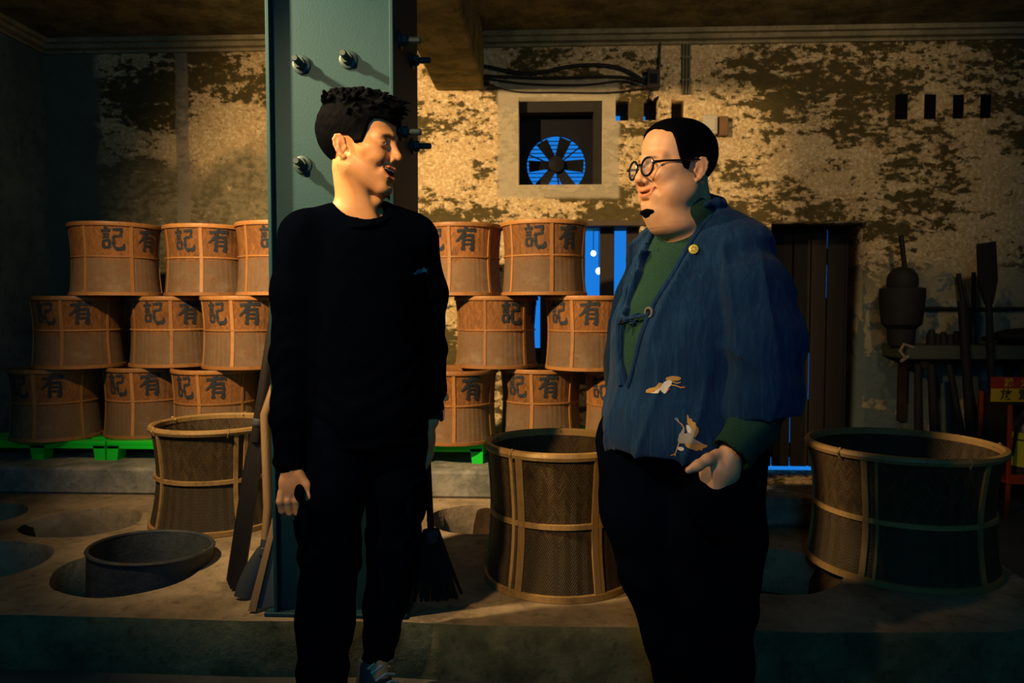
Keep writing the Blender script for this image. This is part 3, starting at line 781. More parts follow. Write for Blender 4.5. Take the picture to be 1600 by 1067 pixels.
# extinguisher stand with sign
M_red = simple('red_enamel', (.30, .035, .012), .45, .4, var=.2)
st = empty('extinguisher_stand', (2.38, 3.98, 0), label='red metal extinguisher stand with a red and yellow sign', cat='stand')
for x in (.075, .62):
    for y in (0, .26): MB().box((x, y, 0), (x + .018, y + .018, .66), bev=.002).build('post', M_red, st)
MB().box((.065, -.01, .195), (.65, .29, .210), bev=.003).build('tray_floor', M_red, st)
MB().box((.065, -.012, .195), (.65, 0, .245), bev=.003).build('tray_front', M_red, st)
MB().box((.075, .281, .21), (.638, .287, .64)).build('back_panel', M_dark, st)
M_sred = simple('sign_red', (.34, .03, .012), .5, .3, var=.08)
M_syel = simple('sign_yellow', (.60, .36, .02), .5, .3, var=.08)
M_sink = simple('sign_ink', (.05, .035, .012), .6, .2)
MB().box((-.03, -.016, .705), (.65, -.008, .765)).build('sign_header', M_sred, st)
MB().box((-.03, -.016, .635), (.65, -.008, .705)).build('sign_panel', M_syel, st)
MB().box((.06, -.008, .62), (.62, .004, .755)).build('sign_backing', M_dark, st)
def text(ch, x, z, size, mt, name):
    cu = bpy.data.curves.new(name, 'FONT'); cu.body = ch; cu.size = size; cu.align_x = 'CENTER'; cu.align_y = 'CENTER'; cu.offset = .0012; cu.extrude = .0006; cu.resolution_u = 3
    t = bpy.data.objects.new(name, cu); C.objects.link(t)
    me = bpy.data.meshes.new_from_object(t.evaluated_get(bpy.context.evaluated_depsgraph_get()))
    bpy.data.objects.remove(t); bpy.data.curves.remove(cu)
    me.transform(Matrix.Translation((x, -.0175, z)) @ Matrix.Rotation(R(90), 4, 'X')); me.materials.clear()
    return link(name, me, mt, st)
for i, ch in enumerate('滅火器'):
    text(ch, .055 + i * .085, .735, .050, M_syel, 'lettering')
for i, ch in enumerate('放置處'):
    text(ch, .045 + i * .090, .670, .060, M_sink, 'lettering')
ex = empty('fire_extinguisher', (2.625, 4.11, .210), label='fire extinguisher with yellow and white label in the red stand', cat='extinguisher')
MB().lathe([(0, 0), (.070, 0), (.075, .012), (.075, .27), (.06, .31), (.03, .335), (.022, .36), (0, .362)], 32).build('cylinder', simple('black_enamel', (.03, .035, .035), .35, .5), ex, True)
MB().lathe([(.0757, .06), (.0757, .20)], 16, a0=R(180), a1=R(258)).build('yellow_label', simple('label_yellow', (.50, .44, .03), .5), ex, True)
MB().lathe([(.0757, .10), (.0757, .20)], 16, a0=R(262), a1=R(350)).build('white_label', simple('label_white', (.35, .42, .42), .5), ex, True)
MB().lathe([(.0757, .21), (.0757, .245)], 16, a0=R(180), a1=R(258)).build('yellow_label', bpy.data.materials['label_yellow'], ex, True)
MB().box((-.012, -.05, .362), (.012, .05, .385), bev=.003).build('valve', M_soot, ex)
MB().tube([(0, -.05, .375), (-.05, -.07, .36), (-.085, -.06, .28), (-.088, -.03, .12)], .009, 8).build('hose', M_soot, ex, True)
# ------------------------------------------------------------------ smooth-union modelling of people (distance field -> surface nets)
def smin(a, b, k):
    if k <= 0: return np.minimum(a, b)
    h = np.maximum(k - np.abs(a - b), 0) / k
    return np.minimum(a, b) - h * h * k * .25
def rotz(a): return np.array([[math.cos(a), -math.sin(a), 0], [math.sin(a), math.cos(a), 0], [0, 0, 1]])
def rotx(a): return np.array([[1, 0, 0], [0, math.cos(a), -math.sin(a)], [0, math.sin(a), math.cos(a)]])
def roty(a): return np.array([[math.cos(a), 0, math.sin(a)], [0, 1, 0], [-math.sin(a), 0, math.cos(a)]])
class Field:
    def __init__(s, lo, hi, h):
        s.lo = np.array(lo, float); s.h = h
        s.n = np.ceil((np.array(hi) - s.lo) / h).astype(int) + 1
        s.ax = [(s.lo[i] + h * np.arange(s.n[i])).astype(np.float32) for i in range(3)]
        s.D = np.full(s.n, .12, np.float32)
    def win(s, lo, hi):
        a = np.clip(np.floor((np.array(lo) - s.lo) / s.h).astype(int), 0, s.n); b = np.clip(np.ceil((np.array(hi) - s.lo) / s.h).astype(int) + 1, 0, s.n)
        sl = tuple(slice(int(p), int(q)) for p, q in zip(a, b))
        return sl, s.ax[0][sl[0]][:, None, None], s.ax[1][sl[1]][None, :, None], s.ax[2][sl[2]][None, None, :]
    def full(s): return s.ax[0][:, None, None], s.ax[1][None, :, None], s.ax[2][None, None, :]
    def put(s, sl, d, k, mode):
        if d.size == 0: return
        if mode > 0: s.D[sl] = smin(s.D[sl], d, k)
        else: s.D[sl] = -smin(-s.D[sl], d, k)
    def ell(s, c, r, k=.02, rot=None, mode=1):
        c = np.array(c, float); r = np.array(r if hasattr(r, '__len__') else (r, r, r), float)
        m = (max(r) if rot is not None else r) + k + 3 * s.h
        sl, X, Y, Z = s.win(c - m, c + m)
        P = [X - c[0], Y - c[1], Z - c[2]]
        if rot is not None:
            Q = rot.T; P = [Q[i, 0]*P[0] + Q[i, 1]*P[1] + Q[i, 2]*P[2] for i in range(3)]
        k0 = np.sqrt(sum((p / q) ** 2 for p, q in zip(P, r))); k1 = np.sqrt(sum((p / q**2) ** 2 for p, q in zip(P, r))) + 1e-9
        s.put(sl, (k0 * (k0 - 1) / k1).astype(np.float32), k, mode); return s
    def cap(s, a, b, ra, rb=None, k=.02, mode=1):
        rb = ra if rb is None else rb
        a = np.array(a, float); b = np.array(b, float); m = max(ra, rb) + k + 3 * s.h
        sl, X, Y, Z = s.win(np.minimum(a, b) - m, np.maximum(a, b) + m)
        d = b - a; L2 = d @ d + 1e-12
        t = np.clip(((X - a[0])*d[0] + (Y - a[1])*d[1] + (Z - a[2])*d[2]) / L2, 0, 1)
        D = np.sqrt((X - a[0] - t*d[0])**2 + (Y - a[1] - t*d[1])**2 + (Z - a[2] - t*d[2])**2) - (ra + (rb - ra)*t)
        s.put(sl, D.astype(np.float32), k, mode); return s
    def chain(s, pts, rad, k=.01, mode=1):
        for i in range(len(pts) - 1): s.cap(pts[i], pts[i+1], rad[i], rad[i+1], k, mode)
        return s
    def both(s, f, *a, **kw):
        for sg in (-1, 1):
            getattr(s, f)(*[tuple([q[0]*sg, q[1], q[2]]) if (hasattr(q, '__len__') and len(q) == 3 and i < (2 if f == 'cap' else 1)) else q for i, q in enumerate(a)], **kw)
        return s
    def mesh(s):
        D = s.D; S_ = D < 0; n = s.n
        nx, ny, nz = (n - 1)
        cnt = np.zeros((nx, ny, nz), np.int8)
        for dx in (0, 1):
            for dy in (0, 1):
                for dz in (0, 1): cnt += S_[dx:dx+nx, dy:dy+ny, dz:dz+nz]
        act = (cnt > 0) & (cnt < 8)
        I = np.argwhere(act); idx = np.full((nx, ny, nz), -1, np.int64); idx[act] = np.arange(len(I))
        acc = np.zeros((len(I), 3)); num = np.zeros(len(I))
        corners = [np.array(c) for c in ((0,0,0),(1,0,0),(0,1,0),(0,0,1),(1,1,0),(1,0,1),(0,1,1),(1,1,1))]
        val = {tuple(c): D[I[:,0]+c[0], I[:,1]+c[1], I[:,2]+c[2]] for c in corners}
        for c in corners:
            for ax in range(3):
                if c[ax]: continue
                e = c.copy(); e[ax] = 1
                a = val[tuple(c)]; b = val[tuple(e)]; m = (a < 0) != (b < 0)
                t = np.where(m, a / np.where(m, a - b, 1), 0)
                p = np.tile(c.astype(float), (len(I), 1)); p[:, ax] += t
                acc[m] += p[m]; num[m] += 1
        V = s.lo + s.h * (I + acc / num[:, None])
        F = []
        for ax in range(3):
            u, v = (ax + 1) % 3, (ax + 2) % 3
            sa = [slice(0, n[i]) for i in range(3)]; sb = list(sa)
            sa[ax] = slice(0, n[ax] - 1); sb[ax] = slice(1, n[ax])
            A = S_[tuple(sa)]; B = S_[tuple(sb)]
            E = np.argwhere(A != B)
            ok = (E[:, u] > 0) & (E[:, v] > 0) & (E[:, u] < n[u] - 1) & (E[:, v] < n[v] - 1); E = E[ok]
            fl = A[E[:,0], E[:,1], E[:,2]]
            def cell(du, dv):
                q = E.copy(); q[:, u] += du; q[:, v] += dv; return idx[q[:,0], q[:,1], q[:,2]]
            Q = np.stack([cell(-1,-1), cell(0,-1), cell(0,0), cell(-1,0)], 1)
            Q[~fl] = Q[~fl][:, ::-1]
            F.append(Q)
        F = np.concatenate(F)
        return V, F[(F >= 0).all(1)]
def relax(V, F, it=1, f=.5):
    E = np.concatenate([F[:, [0, 1]], F[:, [1, 2]], F[:, [2, 3]], F[:, [3, 0]]])
    for _ in range(it):
        A = np.zeros_like(V); c = np.zeros(len(V))
        np.add.at(A, E[:, 0], V[E[:, 1]]); np.add.at(c, E[:, 0], 1)
        np.add.at(A, E[:, 1], V[E[:, 0]]); np.add.at(c, E[:, 1], 1)
        V = V + f * (A / np.maximum(c, 1)[:, None] - V)
    return V
def np_mesh(name, V, F, col=None):
    me = bpy.data.meshes.new(name)
    me.vertices.add(len(V)); me.vertices.foreach_set('co', np.asarray(V, np.float32).ravel())
    me.loops.add(F.size); me.loops.foreach_set('vertex_index', F.astype(np.int32).ravel())
    me.polygons.add(len(F)); me.polygons.foreach_set('loop_start', np.arange(0, F.size, F.shape[1], dtype=np.int32))
    me.update(calc_edges=True); me.validate()
    if col is not None:
        at = me.color_attributes.new('tint', 'FLOAT_COLOR', 'POINT')
        at.data.foreach_set('color', np.concatenate([col, np.ones((len(col), 1))], 1).astype(np.float32).ravel())
    return me
def vnoise(X, Y, Z, sc, seed=0, oct=3):
    """smooth pseudo-noise from sums of warped sines"""
    r = np.random.RandomState(seed); out = 0; amp = 1; tot = 0
    for o in range(oct):
        for _ in range(3):
            d = r.normal(size=3); d /= np.linalg.norm(d); ph = r.uniform(0, 6.28, 3); f = sc * 2**o * r.uniform(.7, 1.3); e = r.normal(size=3)
            out = out + amp * np.sin(f*(d[0]*X + d[1]*Y + d[2]*Z) + ph[0] + 1.2*np.sin(f*.6*(e[0]*X + e[1]*Y + e[2]*Z) + ph[1]))
            tot += amp
        amp *= .5
    return out / tot

def skin_mat(name, base):
    b = NB(name); t = b.n('ShaderNodeVertexColor', layer_name='tint').outputs[0]
    p = b.obj(); n = b.noise(p, 60, 4, .6); n2 = b.noise(p, 420, 2, .6)
    c = b.mix(b.rng(n, .35, .65, 0, .35), base, (base[0]*.88, base[1]*.74, base[2]*.66))
    c = b.mix(1.0, c, t, 'MULTIPLY')
    b.bump(b.ma('ADD', b.ma('MULTIPLY', n, .4), n2), .10, .0015)
    m = b.out(c, .46, .42)
    b.b.inputs['Subsurface Weight'].default_value = .12
    b.b.inputs['Subsurface Radius'].default_value = (.010, .004, .002)
    b.b.inputs['Subsurface Scale'].default_value = .6
    return m
def cloth_mat(name, c0, c1, sc=(260, 260, 260), st=.3, rough=.9, sheen=.25, wr=0.0, stretch=(1, 1, 1)):
    b = NB(name); p = b.obj(); n = b.noise(b.mp(p, stretch), 9, 5, .6); f = b.noise(b.mp(p, sc), 1.0, 2, .5)
    c = b.mix(n, c0, c1); c = b.mix(b.rng(f, .4, .7, 0, .35), c, tuple(.5 * q for q in c0))
    h = b.ma('ADD', b.ma('MULTIPLY', f, .25), b.ma('MULTIPLY', b.noise(b.mp(p, stretch), 22, 5, .62, .6), wr))
    b.bump(h, st, .012)
    m = b.out(c, rough, .0); b.b.inputs['Sheen Weight'].default_value = sheen; b.b.inputs['Sheen Roughness'].default_value = .5
    return m
def hair_mat():
    b = NB('black_hair'); p = b.obj(); n = b.noise(b.mp(p, (1, 1, .25)), 240, 3, .6); n2 = b.noise(p, 22, 3, .6)
    c = b.mix(n, (.0006, .0010, .0020), (.0020, .0028, .0050)); b.bump(b.ma('ADD', n, b.ma('MULTIPLY', n2, .6)), .6, .004)
    return b.out(c, .7, .02)
M_hair = hair_mat()
M_eyew = simple('eye_white', (.60, .55, .48), .25, .5, var=.05)
M_eyed = simple('eye_dark', (.010, .006, .005), .15, .5, var=.1)
M_teeth = simple('teeth', (.78, .72, .60), .25, .5, var=.04)
M_mouth = simple('mouth_inside', (.10, .025, .018), .5, .3)

def hair_line(y, pts):
    ys, zs = zip(*pts); return np.interp(y, ys, zs)
# ------------------------------------------------------------------ heads (local: face looks to -y, eyes at z=0)
def head_field(P, h=.0021):
    w = P['w']; f = Field((-.215, -.165, P['zlo']), (.215, .190, .145), h)
    f.ell((0, .018, .040), (.0745*w, .098, .086), .02)
    f.ell((0, -.028, -.030), (.064*w, .066, .092), .035)
    f.ell((0, -.042 + P.get('fore', 0), .062), (.060*w, .052, .048), .03)
    j = P['jaw']
    f.both('cap', (.054*w, .000, -.064), (.017*w, -.066, -.108 - j), .020, .016, k=.028)
    f.ell((0, -.074, -.108 - j), (.023*w, .018, .017), .022)
    f.both('ell', (.050*w, -.052, -.016), (.020, .027, .017), .025)
    if P['jowl']:
        f.both('ell', (.050*w, -.026, -.070), (.030, .042, .040), .03)
        f.both('ell', (.042, -.050, -.066), (.026, .022, .030), .025)
        f.ell((0, -.026, -.122), (.060, .052, .034), .03)
        f.ell((0, -.006, -.150), (.070, .058, .036), .035)
    base = f.D.copy()                     # skull without features, for hair
    f.both('ell', (.041*w, -.071, P.get('cheek', -.038)), (.021, .020, .017), .02)           # smiling cheeks
    f.both('cap', (.012, -.091, .019), (.044*w, -.075, .016), .0105, .009, k=.02)
    f.both('ell', (.031, -.104, .000), (.020, .016, .013), .016, mode=-1)    # eye sockets
    f.both('ell', (.0315, -.079, -.0015), (.0185, .0125, .0125), .008)       # lids
    f.both('cap', (.0195, -.0935, -.0035), (.0315, -.0945, -.0005), .0011, .0016, k=.002, mode=-1)
    f.both('cap', (.0315, -.0945, -.0005), (.0465, -.0840, -.0035), .0016, .0010, k=.002, mode=-1)
    f.both('cap', (.017, -.088, -.013), (.045, -.079, -.015), .0022, .0015, k=.008, mode=-1)
    n = P['nose']
    f.cap((0, -.088, .012), (0, -.110*1, -.028), .0075, .0100 + n, k=.016)
    f.ell((0, -.1105, -.0345), (.0125 + n, .0110, .0100), .008)
    f.both('ell', (.0145 + n, -.0985, -.0395), (.0095, .0105, .0085), .007)
    f.both('ell', (.0075 + n*.6, -.1070, -.0478), (.0042, .0052, .0040), .003, mode=-1)
    f.ell((0, -.070 - P['my'], -.074), (.036*w, .027, .030), .02)                      # muzzle
    f.both('cap', (.0205 + n, -.0945, -.036), (P['mw'] + .0115, -.0715 - P['mc'], -.072), .0034, .0030, k=.012, mode=-1)   # smile fold
    o = P['open']                        # how far the mouth is open
    cx = P['mw']; cz = -.0605 + P['mz']; my = P['my']; mc = P['mc']
    up = [(-cx, -.0745 - mc, cz), (-.60*cx, -.0910 - my - mc*.15, cz - .0028), (0, -.0985 - my, cz - .0052), (.60*cx, -.0910 - my - mc*.15, cz - .0028), (cx, -.0745 - mc, cz)]
    lo = [(-cx, -.0745 - mc, cz), (-.60*cx, -.0890 - my - mc*.15, cz - .0120 - o*.95), (0, -.0945 - my, cz - .0155 - o), (.60*cx, -.0890 - my - mc*.15, cz - .0120 - o*.95), (cx, -.0745 - mc, cz)]
    mid = [((a[0]+b[0])/2*.9, -.002 + (a[1]+b[1])/2, (a[2]+b[2])/2) for a, b in zip(up, lo)]
    f.chain(mid, [.0022, .0042 + o*.48, .0042 + o*.48, .0042 + o*.48, .0022], .004, -1)
    f.chain(mid and [(q[0]*.85, q[1] + .010, q[2]) for q in mid], [.002, .0040 + o*.46, .0042 + o*.46, .0040 + o*.46, .002], .003, -1)
    f.chain(up, [.0020, .0034, .0040, .0034, .0020], .003)
    f.chain(lo, [.0022, .0042, .0054, .0042, .0022], .0035)
    f.cap((-.012, -.0905 - my, cz - .0285 - o), (.012, -.0905 - my, cz - .0285 - o), .003, .003, k=.012, mode=-1)
    # ears: plate, helix, antihelix, concha, tragus
    for s in (-1, 1):
        ex = .0745*w + P.get('ear', 0)
        E = lambda u, v, o=0.0: (s*(ex + .42*u + .9*o), .006 + .9*u + .16*v - .42*o, -.015 + v - .08*u)
        f.ell(E(.013, .004), (.0030, .0150, .0270), .004, rotz(s*R(-25)) @ rotx(R(-9)))
        f.ell(E(.008, -.001, .0060), (.0062, .0078, .0115), .003, rotz(s*R(-25)), -1)
        f.chain([E(.001, .010), E(.003, .022), E(.011, .0295), E(.021, .0285), E(.0275, .019), E(.0275, .005), E(.0225, -.010), E(.015, -.021), E(.007, -.027)],
                [.0024, .0032, .0036, .0037, .0036, .0032, .0030, .0040, .0055], .003)
        f.chain([E(.011, .018, .001), E(.017, .010, .001), E(.018, -.003, .001), E(.012, -.014, .001)], [.0022, .0028, .0028, .0025], .003)
        f.ell(E(-.001, -.003), (.0045, .0040, .0065), .004)
    # neck
    nb = P['neck']
    f.cap((0, .026, -.060), (nb[0], nb[1] + .02, -.21), P['nr'], P['nr'] + .004, k=.025)
    if not P['jowl']:
        f.cap((-.056, .018, -.055), (nb[0] - .004, nb[1] - .034, -.215), .013, .011, k=.022)
        f.cap((.056, .018, -.055), (nb[0] + .028, nb[1] - .030, -.215), .013, .011, k=.022)
        f.ell((nb[0]*.7, nb[1] - .036, -.140), (.012, .014, .016), .02)
    for a in P['chest']: getattr(f, a[0])(*a[1], k=.035)
    return f, base, up, lo, mid

def head_tint(V, P, up, lo, mid, nobrow=False):
    c = np.ones((len(V), 3))
    def blend(mask, col):
        nonlocal c; m = np.clip(mask, 0, 1)[:, None]; c = c*(1 - m) + c*m*np.array(col)
    def dchain(pts, rad):
        d = np.full(len(V), 9.)
        for i in range(len(pts) - 1):
            a, b = np.array(pts[i]), np.array(pts[i+1]); e = b - a; t = np.clip(((V - a) @ e)/(e @ e), 0, 1)
            d = np.minimum(d, np.linalg.norm(V - a - t[:, None]*e, axis=1) - (rad[i] + (rad[i+1]-rad[i])*t))
        return d
    # cheeks, nose and ears a little redder
    for s in (-1, 1):
        blend(.45*np.exp(-((V - [s*.042, -.085, -.035])**2).sum(1)/.022**2), (1.0, .80, .74))
        blend(.5*np.exp(-((V - [s*.082, .02, -.005])**2).sum(1)/.03**2), (1.0, .76, .68))
    blend(.45*np.exp(-((V - [0, -.12, -.038])**2).sum(1)/.016**2), (1.0, .78, .70))
    # lips
    d = np.minimum(dchain(up, [.002, .0042, .0046, .0042, .002]), dchain(lo, [.0022, .0052, .0062, .0052, .0022]))
    blend(1 - d/.0022, (.93, .68, .64))
    # inside of the mouth
    ins = (V[:, 1] > np.interp(np.abs(V[:, 0])/P['mw'], [0, .55, 1], [-.0915 - P['my'], -.087 - P['my'], -.073 - P['mc']])) & (np.abs(V[:, 0]) < P['mw']) & (V[:, 2] < -.060 + P['mz']) & (V[:, 2] > -.078 - P['open']) & (V[:, 1] < -.05)
    dm = dchain(mid, [.0022, .0042 + P['open']*.48, .0042 + P['open']*.48, .0042 + P['open']*.48, .0022])
    blend(np.where(ins & (dm < .004), 1, 0), (.30, .10, .08))
    # eyebrows, lash line
    for s in (-1, 1):
        bl = [(s*.012, -.102, .0145), (s*.028, -.098, .0200), (s*.046*P['w'], -.082, .0165)]
        blend((1 - dchain(bl, [.0040, .0042, .0020])/.003)*P['brow'], (.16, .13, .12))
        ll = [(s*.0195, -.0945, -.0020), (s*.0315, -.0965, .0030), (s*.0475, -.084, -.0015)]
        blend((1 - dchain(ll, [.0006, .0009, .0008])/.0014)*.65, (.12, .09, .08))
    # shaved beard shadow
    bz = np.clip((-.050 - V[:, 2])/.03, 0, 1)*np.clip((-.01 - V[:, 1])/.03, 0, 1)*np.clip((V[:, 2] + .135)/.02, 0, 1)
    blend(bz*P['stubble'], (.80, .78, .76))
    return c

LINE_A = [(-.14, .052), (-.10, .056), (-.085, .062), (-.066, .060), (-.056, .046), (-.046, .018), (-.040, -.004), (-.020, -.006), (-.012, .006), (.004, .018), (.034, .016), (.044, -.015), (.052, -.050), (.062, -.085), (.13, -.105)]
LINE_B = [(-.13, .105), (-.075, .098), (-.062, .086), (-.052, .076), (-.046, .050), (-.040, .025), (-.036, .012), (-.030, -.012), (-.014, -.014), (-.008, .006), (.006, .017), (.034, .014), (.042, -.018), (.052, -.055), (.065, -.085), (.13, -.09)]
def hair_field(f, base, line, th_top, th_side, tufts, seed, top_noise=.004):
    g = Field((0, 0, 0), (.01, .01, .01), f.h); g.lo = f.lo; g.n = f.n; g.ax = f.ax; X, Y, Z = g.full()
    th = th_side + (th_top - th_side)*np.clip((Z - .02)/.08, 0, 1) + top_noise*vnoise(X, Y, Z, 95, seed, 2)*np.clip((Z - .01)/.06, .15, 1)
    zl = hair_line(g.ax[1], line)[None, :, None]
    cut = (zl - Z)*.75 + .0025*vnoise(X, Y, Z, 260, seed + 5, 1)
    d = base - th
    g.D = np.maximum(d, np.maximum(cut, -(base + .012))).astype(np.float32)
    g.D = np.where(np.isfinite(g.D), g.D, .1)
    if tufts:
        r = random.Random(seed)
        for k in range(tufts):
            a = r.uniform(0, 2*PI); q = math.sqrt(r.uniform(0, 1))
            x = .068*q*math.cos(a); y = .002 + .090*q*math.sin(a); z = .040 + .084*math.sqrt(max(0, 1 - (x/.0745)**2 - ((y - .018)/.098)**2))
            if z < .064: continue
            nrm = Vector((x/.0745**2, (y - .018)/.098**2, (z - .04)/.086**2)).normalized()
            fr = 1 if y < -.035 else 0
            dr = (nrm*(.9 - .35*fr) + Vector((r.uniform(-.5, .5), r.uniform(-.9, .25) - .5*fr, r.uniform(.15, .6)))).normalized()
            L = r.uniform(.034, .056) + .008*fr; p0 = Vector((x, y, z)) - nrm*.004; p1 = p0 + dr*L*.55; sw_ = Vector((r.uniform(-.7, .7), r.uniform(-.9, .1), r.uniform(-.75, .1)))
            p2 = p1 + (dr*.6 + sw_*.6)*L*.45; p3 = p2 + (dr*.2 + sw_)*L*.30
            g.chain([tuple(p0), tuple(p1), tuple(p2), tuple(p3)], [.0095, .0072, .0045, .0014], .004)
    return g

def build_head(P, root, M4, skin, nh, extra_body):
    f, base, up, lo, mid = head_field(P)
    V, F = f.mesh(); V = relax(V, F, 1, .4)
    col = head_tint(V, P, up, lo, mid)
    A = np.array(M4)[:3, :3]; T = np.array(M4)[:3, 3]
    parts = [(V @ A.T + T, F, col)] + extra_body
    k = 0; VV = []; FF = []; CC = []
    for v, ff, c in parts: VV.append(v); FF.append(ff + k); CC.append(c); k += len(v)
    me = np_mesh('body', np.concatenate(VV), np.concatenate(FF), np.concatenate(CC))
    # close the body under the clothes: bridge neck to torso and wrists to arm stumps
    bm = bmesh.new(); bm.from_mesh(me)
    todo = {e for e in bm.edges if e.is_boundary}; loops = []
    while todo:
        st_ = [todo.pop()]; lp = set(st_)
        while st_:
            e = st_.pop()
            for v in e.verts:
                for e2 in v.link_edges:
                    if e2 in todo: todo.discard(e2); lp.add(e2); st_.append(e2)
        vs = {v for e in lp for v in e.verts}
        c = sum((v.co for v in vs), Vector())/len(vs); loops.append((c, lp, vs))
    def near(p): return min(loops, key=lambda q: (q[0] - Vector(p)).length)
    for p, q in nh:
        A1, B1 = near(p), near(q)
        if A1[1] is not B1[1]:
            try: bmesh.ops.bridge_loops(bm, edges=list(A1[1] | B1[1]))
            except RuntimeError as er: print('bridge failed', er)
    bm.to_mesh(me); bm.free()
    body = link('body', me, skin, root, 'all')
    hf = hair_field(f, base, *P['hair'])
    V, F = hf.mesh(); V = relax(V, F, 1, .3)
    link('hair', np_mesh('hair', V @ A.T + T, F), M_hair, root, 'all')
    for s in (-1, 1):
        ey = MB().sphere((s*.0315, -.0800, -.0015), .0118, u=20, v=14).build('eye', M_eyew, body, True); ey.matrix_local = M4
        gx = P['gaze']
        d = Vector((gx, -1, -.02)).normalized()
        c = Vector((s*.0315, -.0800, -.0015)) + d*.0063
        MB().sphere(c, .0066, u=14, v=10).build('iris', M_eyed, ey, True)
    # upper row of teeth
    tm = MB(); o = P['open']
    for i in range(-4, 5):
        x = i*.0062; y = -.0925 - P['my'] + 13*x*x; hgt = (.0085, .0082, .0084, .0075, .0070)[abs(i)]*P['teeth']
        a = math.atan(26*x); zt = -.0625 + P['mz'] + .0007*abs(i)
        Mx = Matrix.Translation((x, y, zt - hgt/2)) @ Matrix.Rotation(a, 4, 'Z')
        tm.box((-.0030, -.0022, -hgt/2), (.0030, .0022, hgt/2), Mx, bev=.0009)
    t = tm.build('teeth', M_teeth, body, True); t.matrix_local = M4
    return body
# ------------------------------------------------------------------ man in black
def hand_field(f, W, fingers, palm, k=.006):
    pass
SK = np.ones((1, 3))
def capbody(field): 
    V, F = field.mesh(); V = relax(V, F, 1, .4); return V, F, np.ones((len(V), 3))

RA = np.array([-.50, 2.0, 0])
rootA = empty('person', tuple(RA), label='laughing man in black sweater and black cargo trousers, facing right', cat='person')
def locA(V): return V - RA
PA = dict(w=.99, jaw=.004, jowl=False, nose=0.0, open=.0165, mw=.0370, mz=.003, my=.002, mc=.004, neck=(.020, -.012), nr=.050, zlo=-.27, chest=[('cap', ((-.055, .06, -.262), (.105, -.035, -.262), .034, .034)), ('ell', ((.03, -.0, -.25), (.06, .06, .04))), ('cap', ((.01, .03, -.17), (-.075, .09, -.225), .03, .03)), ('cap', ((.03, .01, -.17), (.12, -.08, -.225), .03, .03))], brow=.9, stubble=.25, gaze=.25, teeth=1.25,
          hair=(LINE_A, .016, .0095, 420, 11))
HA = Matrix.Translation(Vector((-.501, 2.0, 1.567)) - Vector(RA)) @ Euler((R(2), R(0), R(78)), 'XYZ').to_matrix().to_4x4() @ Matrix.Scale(1.005, 4)
skinA = skin_mat('skin_tan', (.64, .34, .155))

# hidden torso + right hand hanging + left hand behind the thigh
ch = Field((-.78, 1.80, 1.06), (-.22, 2.26, 1.285), .006)
ch.ell((-.495, 2.02, 1.20), (.130, .075, .165), .02, rotz(R(25)))
ch.cap((-.60, 1.975, 1.275), (-.655, 1.95, 1.02), .032, .030, k=.03); ch.cap((-.39, 2.065, 1.275), (-.345, 2.13, 1.02), .032, .030, k=.03)
h1 = Field((-.76, 1.78, .52), (-.54, 1.98, .82), .0022)
h1.cap((-.668, 1.885, .82), (-.662, 1.878, .715), .027, .024, k=.01)
h1.ell((-.655, 1.872, .672), (.036, .0165, .046), .014, rotz(R(20)))
for i, (dx, L) in enumerate(((-.029, .026), (-.010, .033), (.010, .035), (.028, .032))):
    x = -.655 + dx*.94; y = 1.872 + dx*.34
    h1.chain([(x, y, .650), (x - .001, y - .006, .628), (x + .001, y + .004, .628 - L), (x + .003, y + .024, .612 - L), (x + .003, y + .034, .622 - L)], [.0098, .0102, .0094, .0086, .0074], .004)
h1.chain([(-.640, 1.872, .695), (-.618, 1.872, .668), (-.610, 1.868, .640), (-.612, 1.872, .612)], [.0125, .0115, .0102, .0080], .008)
h2 = Field((-.42, 2.02, .60), (-.22, 2.22, .90), .0028)
h2.cap((-.330, 2.125, .90), (-.330, 2.118, .800), .026, .023, k=.01)
h2.ell((-.334, 2.112, .752), (.018, .034, .044), .012)
for i, dy in enumerate((-.026, -.009, .009, .026)):
    h2.chain([(-.336, 2.112 + dy, .728), (-.334, 2.108 + dy, .698), (-.345, 2.106 + dy, .672), (-.362, 2.106 + dy, .664)], [.0098, .0095, .0088, .0075], .004)
h2.chain([(-.334, 2.095, .770), (-.340, 2.072, .742), (-.350, 2.066, .712)], [.012, .011, .009], .008)
ex = []
for fd in (ch, h1, h2):
    V, F, c_ = capbody(fd); ex.append((locA(V), F, c_))
NH_A = [((-.497, 2.01, 1.27), (-.495, 2.015, 1.285)), ((-.652, 1.946, 1.06), (-.668, 1.885, .82)), ((-.347, 2.127, 1.06), (-.330, 2.125, .90))]
# neck loop is matched first by its own centre (head mesh is cut at the collar bones)
bodyA = build_head(PA, rootA, HA, skinA, [((Vector(p) - Vector(RA)), (Vector(q) - Vector(RA))) for p, q in NH_A], ex)

# sweater
M_black = cloth_mat('black_knit', (.0006, .0011, .0030), (.0012, .0021, .0055), (420, 420, 160), .25, .95, .0, .5)
M_navy = cloth_mat('black_twill', (.0009, .0017, .0050), (.0018, .0032, .0090), (380, 380, 380), .3, .9, .0, .9)
s = Field((-.82, 1.78, .66), (-.20, 2.28, 1.46), .0052)
rz = rotz(R(25))
s.ell((-.500, 2.015, 1.215), (.172, .118, .205), .03, rz)
s.ell((-.492, 2.010, .98), (.165, .116, .26), .06, rz)
s.ell((-.492, 2.005, .82), (.168, .124, .14), .06, rz)
s.cap((-.635, 1.955, 1.330), (-.365, 2.075, 1.330), .055, .055, k=.05)
s.cap((-.490, 2.03, 1.385), (-.625, 1.965, 1.345), .050, .046, k=.03); s.cap((-.490, 2.035, 1.385), (-.372, 2.08, 1.345), .050, .046, k=.03)
X, Y, Z = s.full()
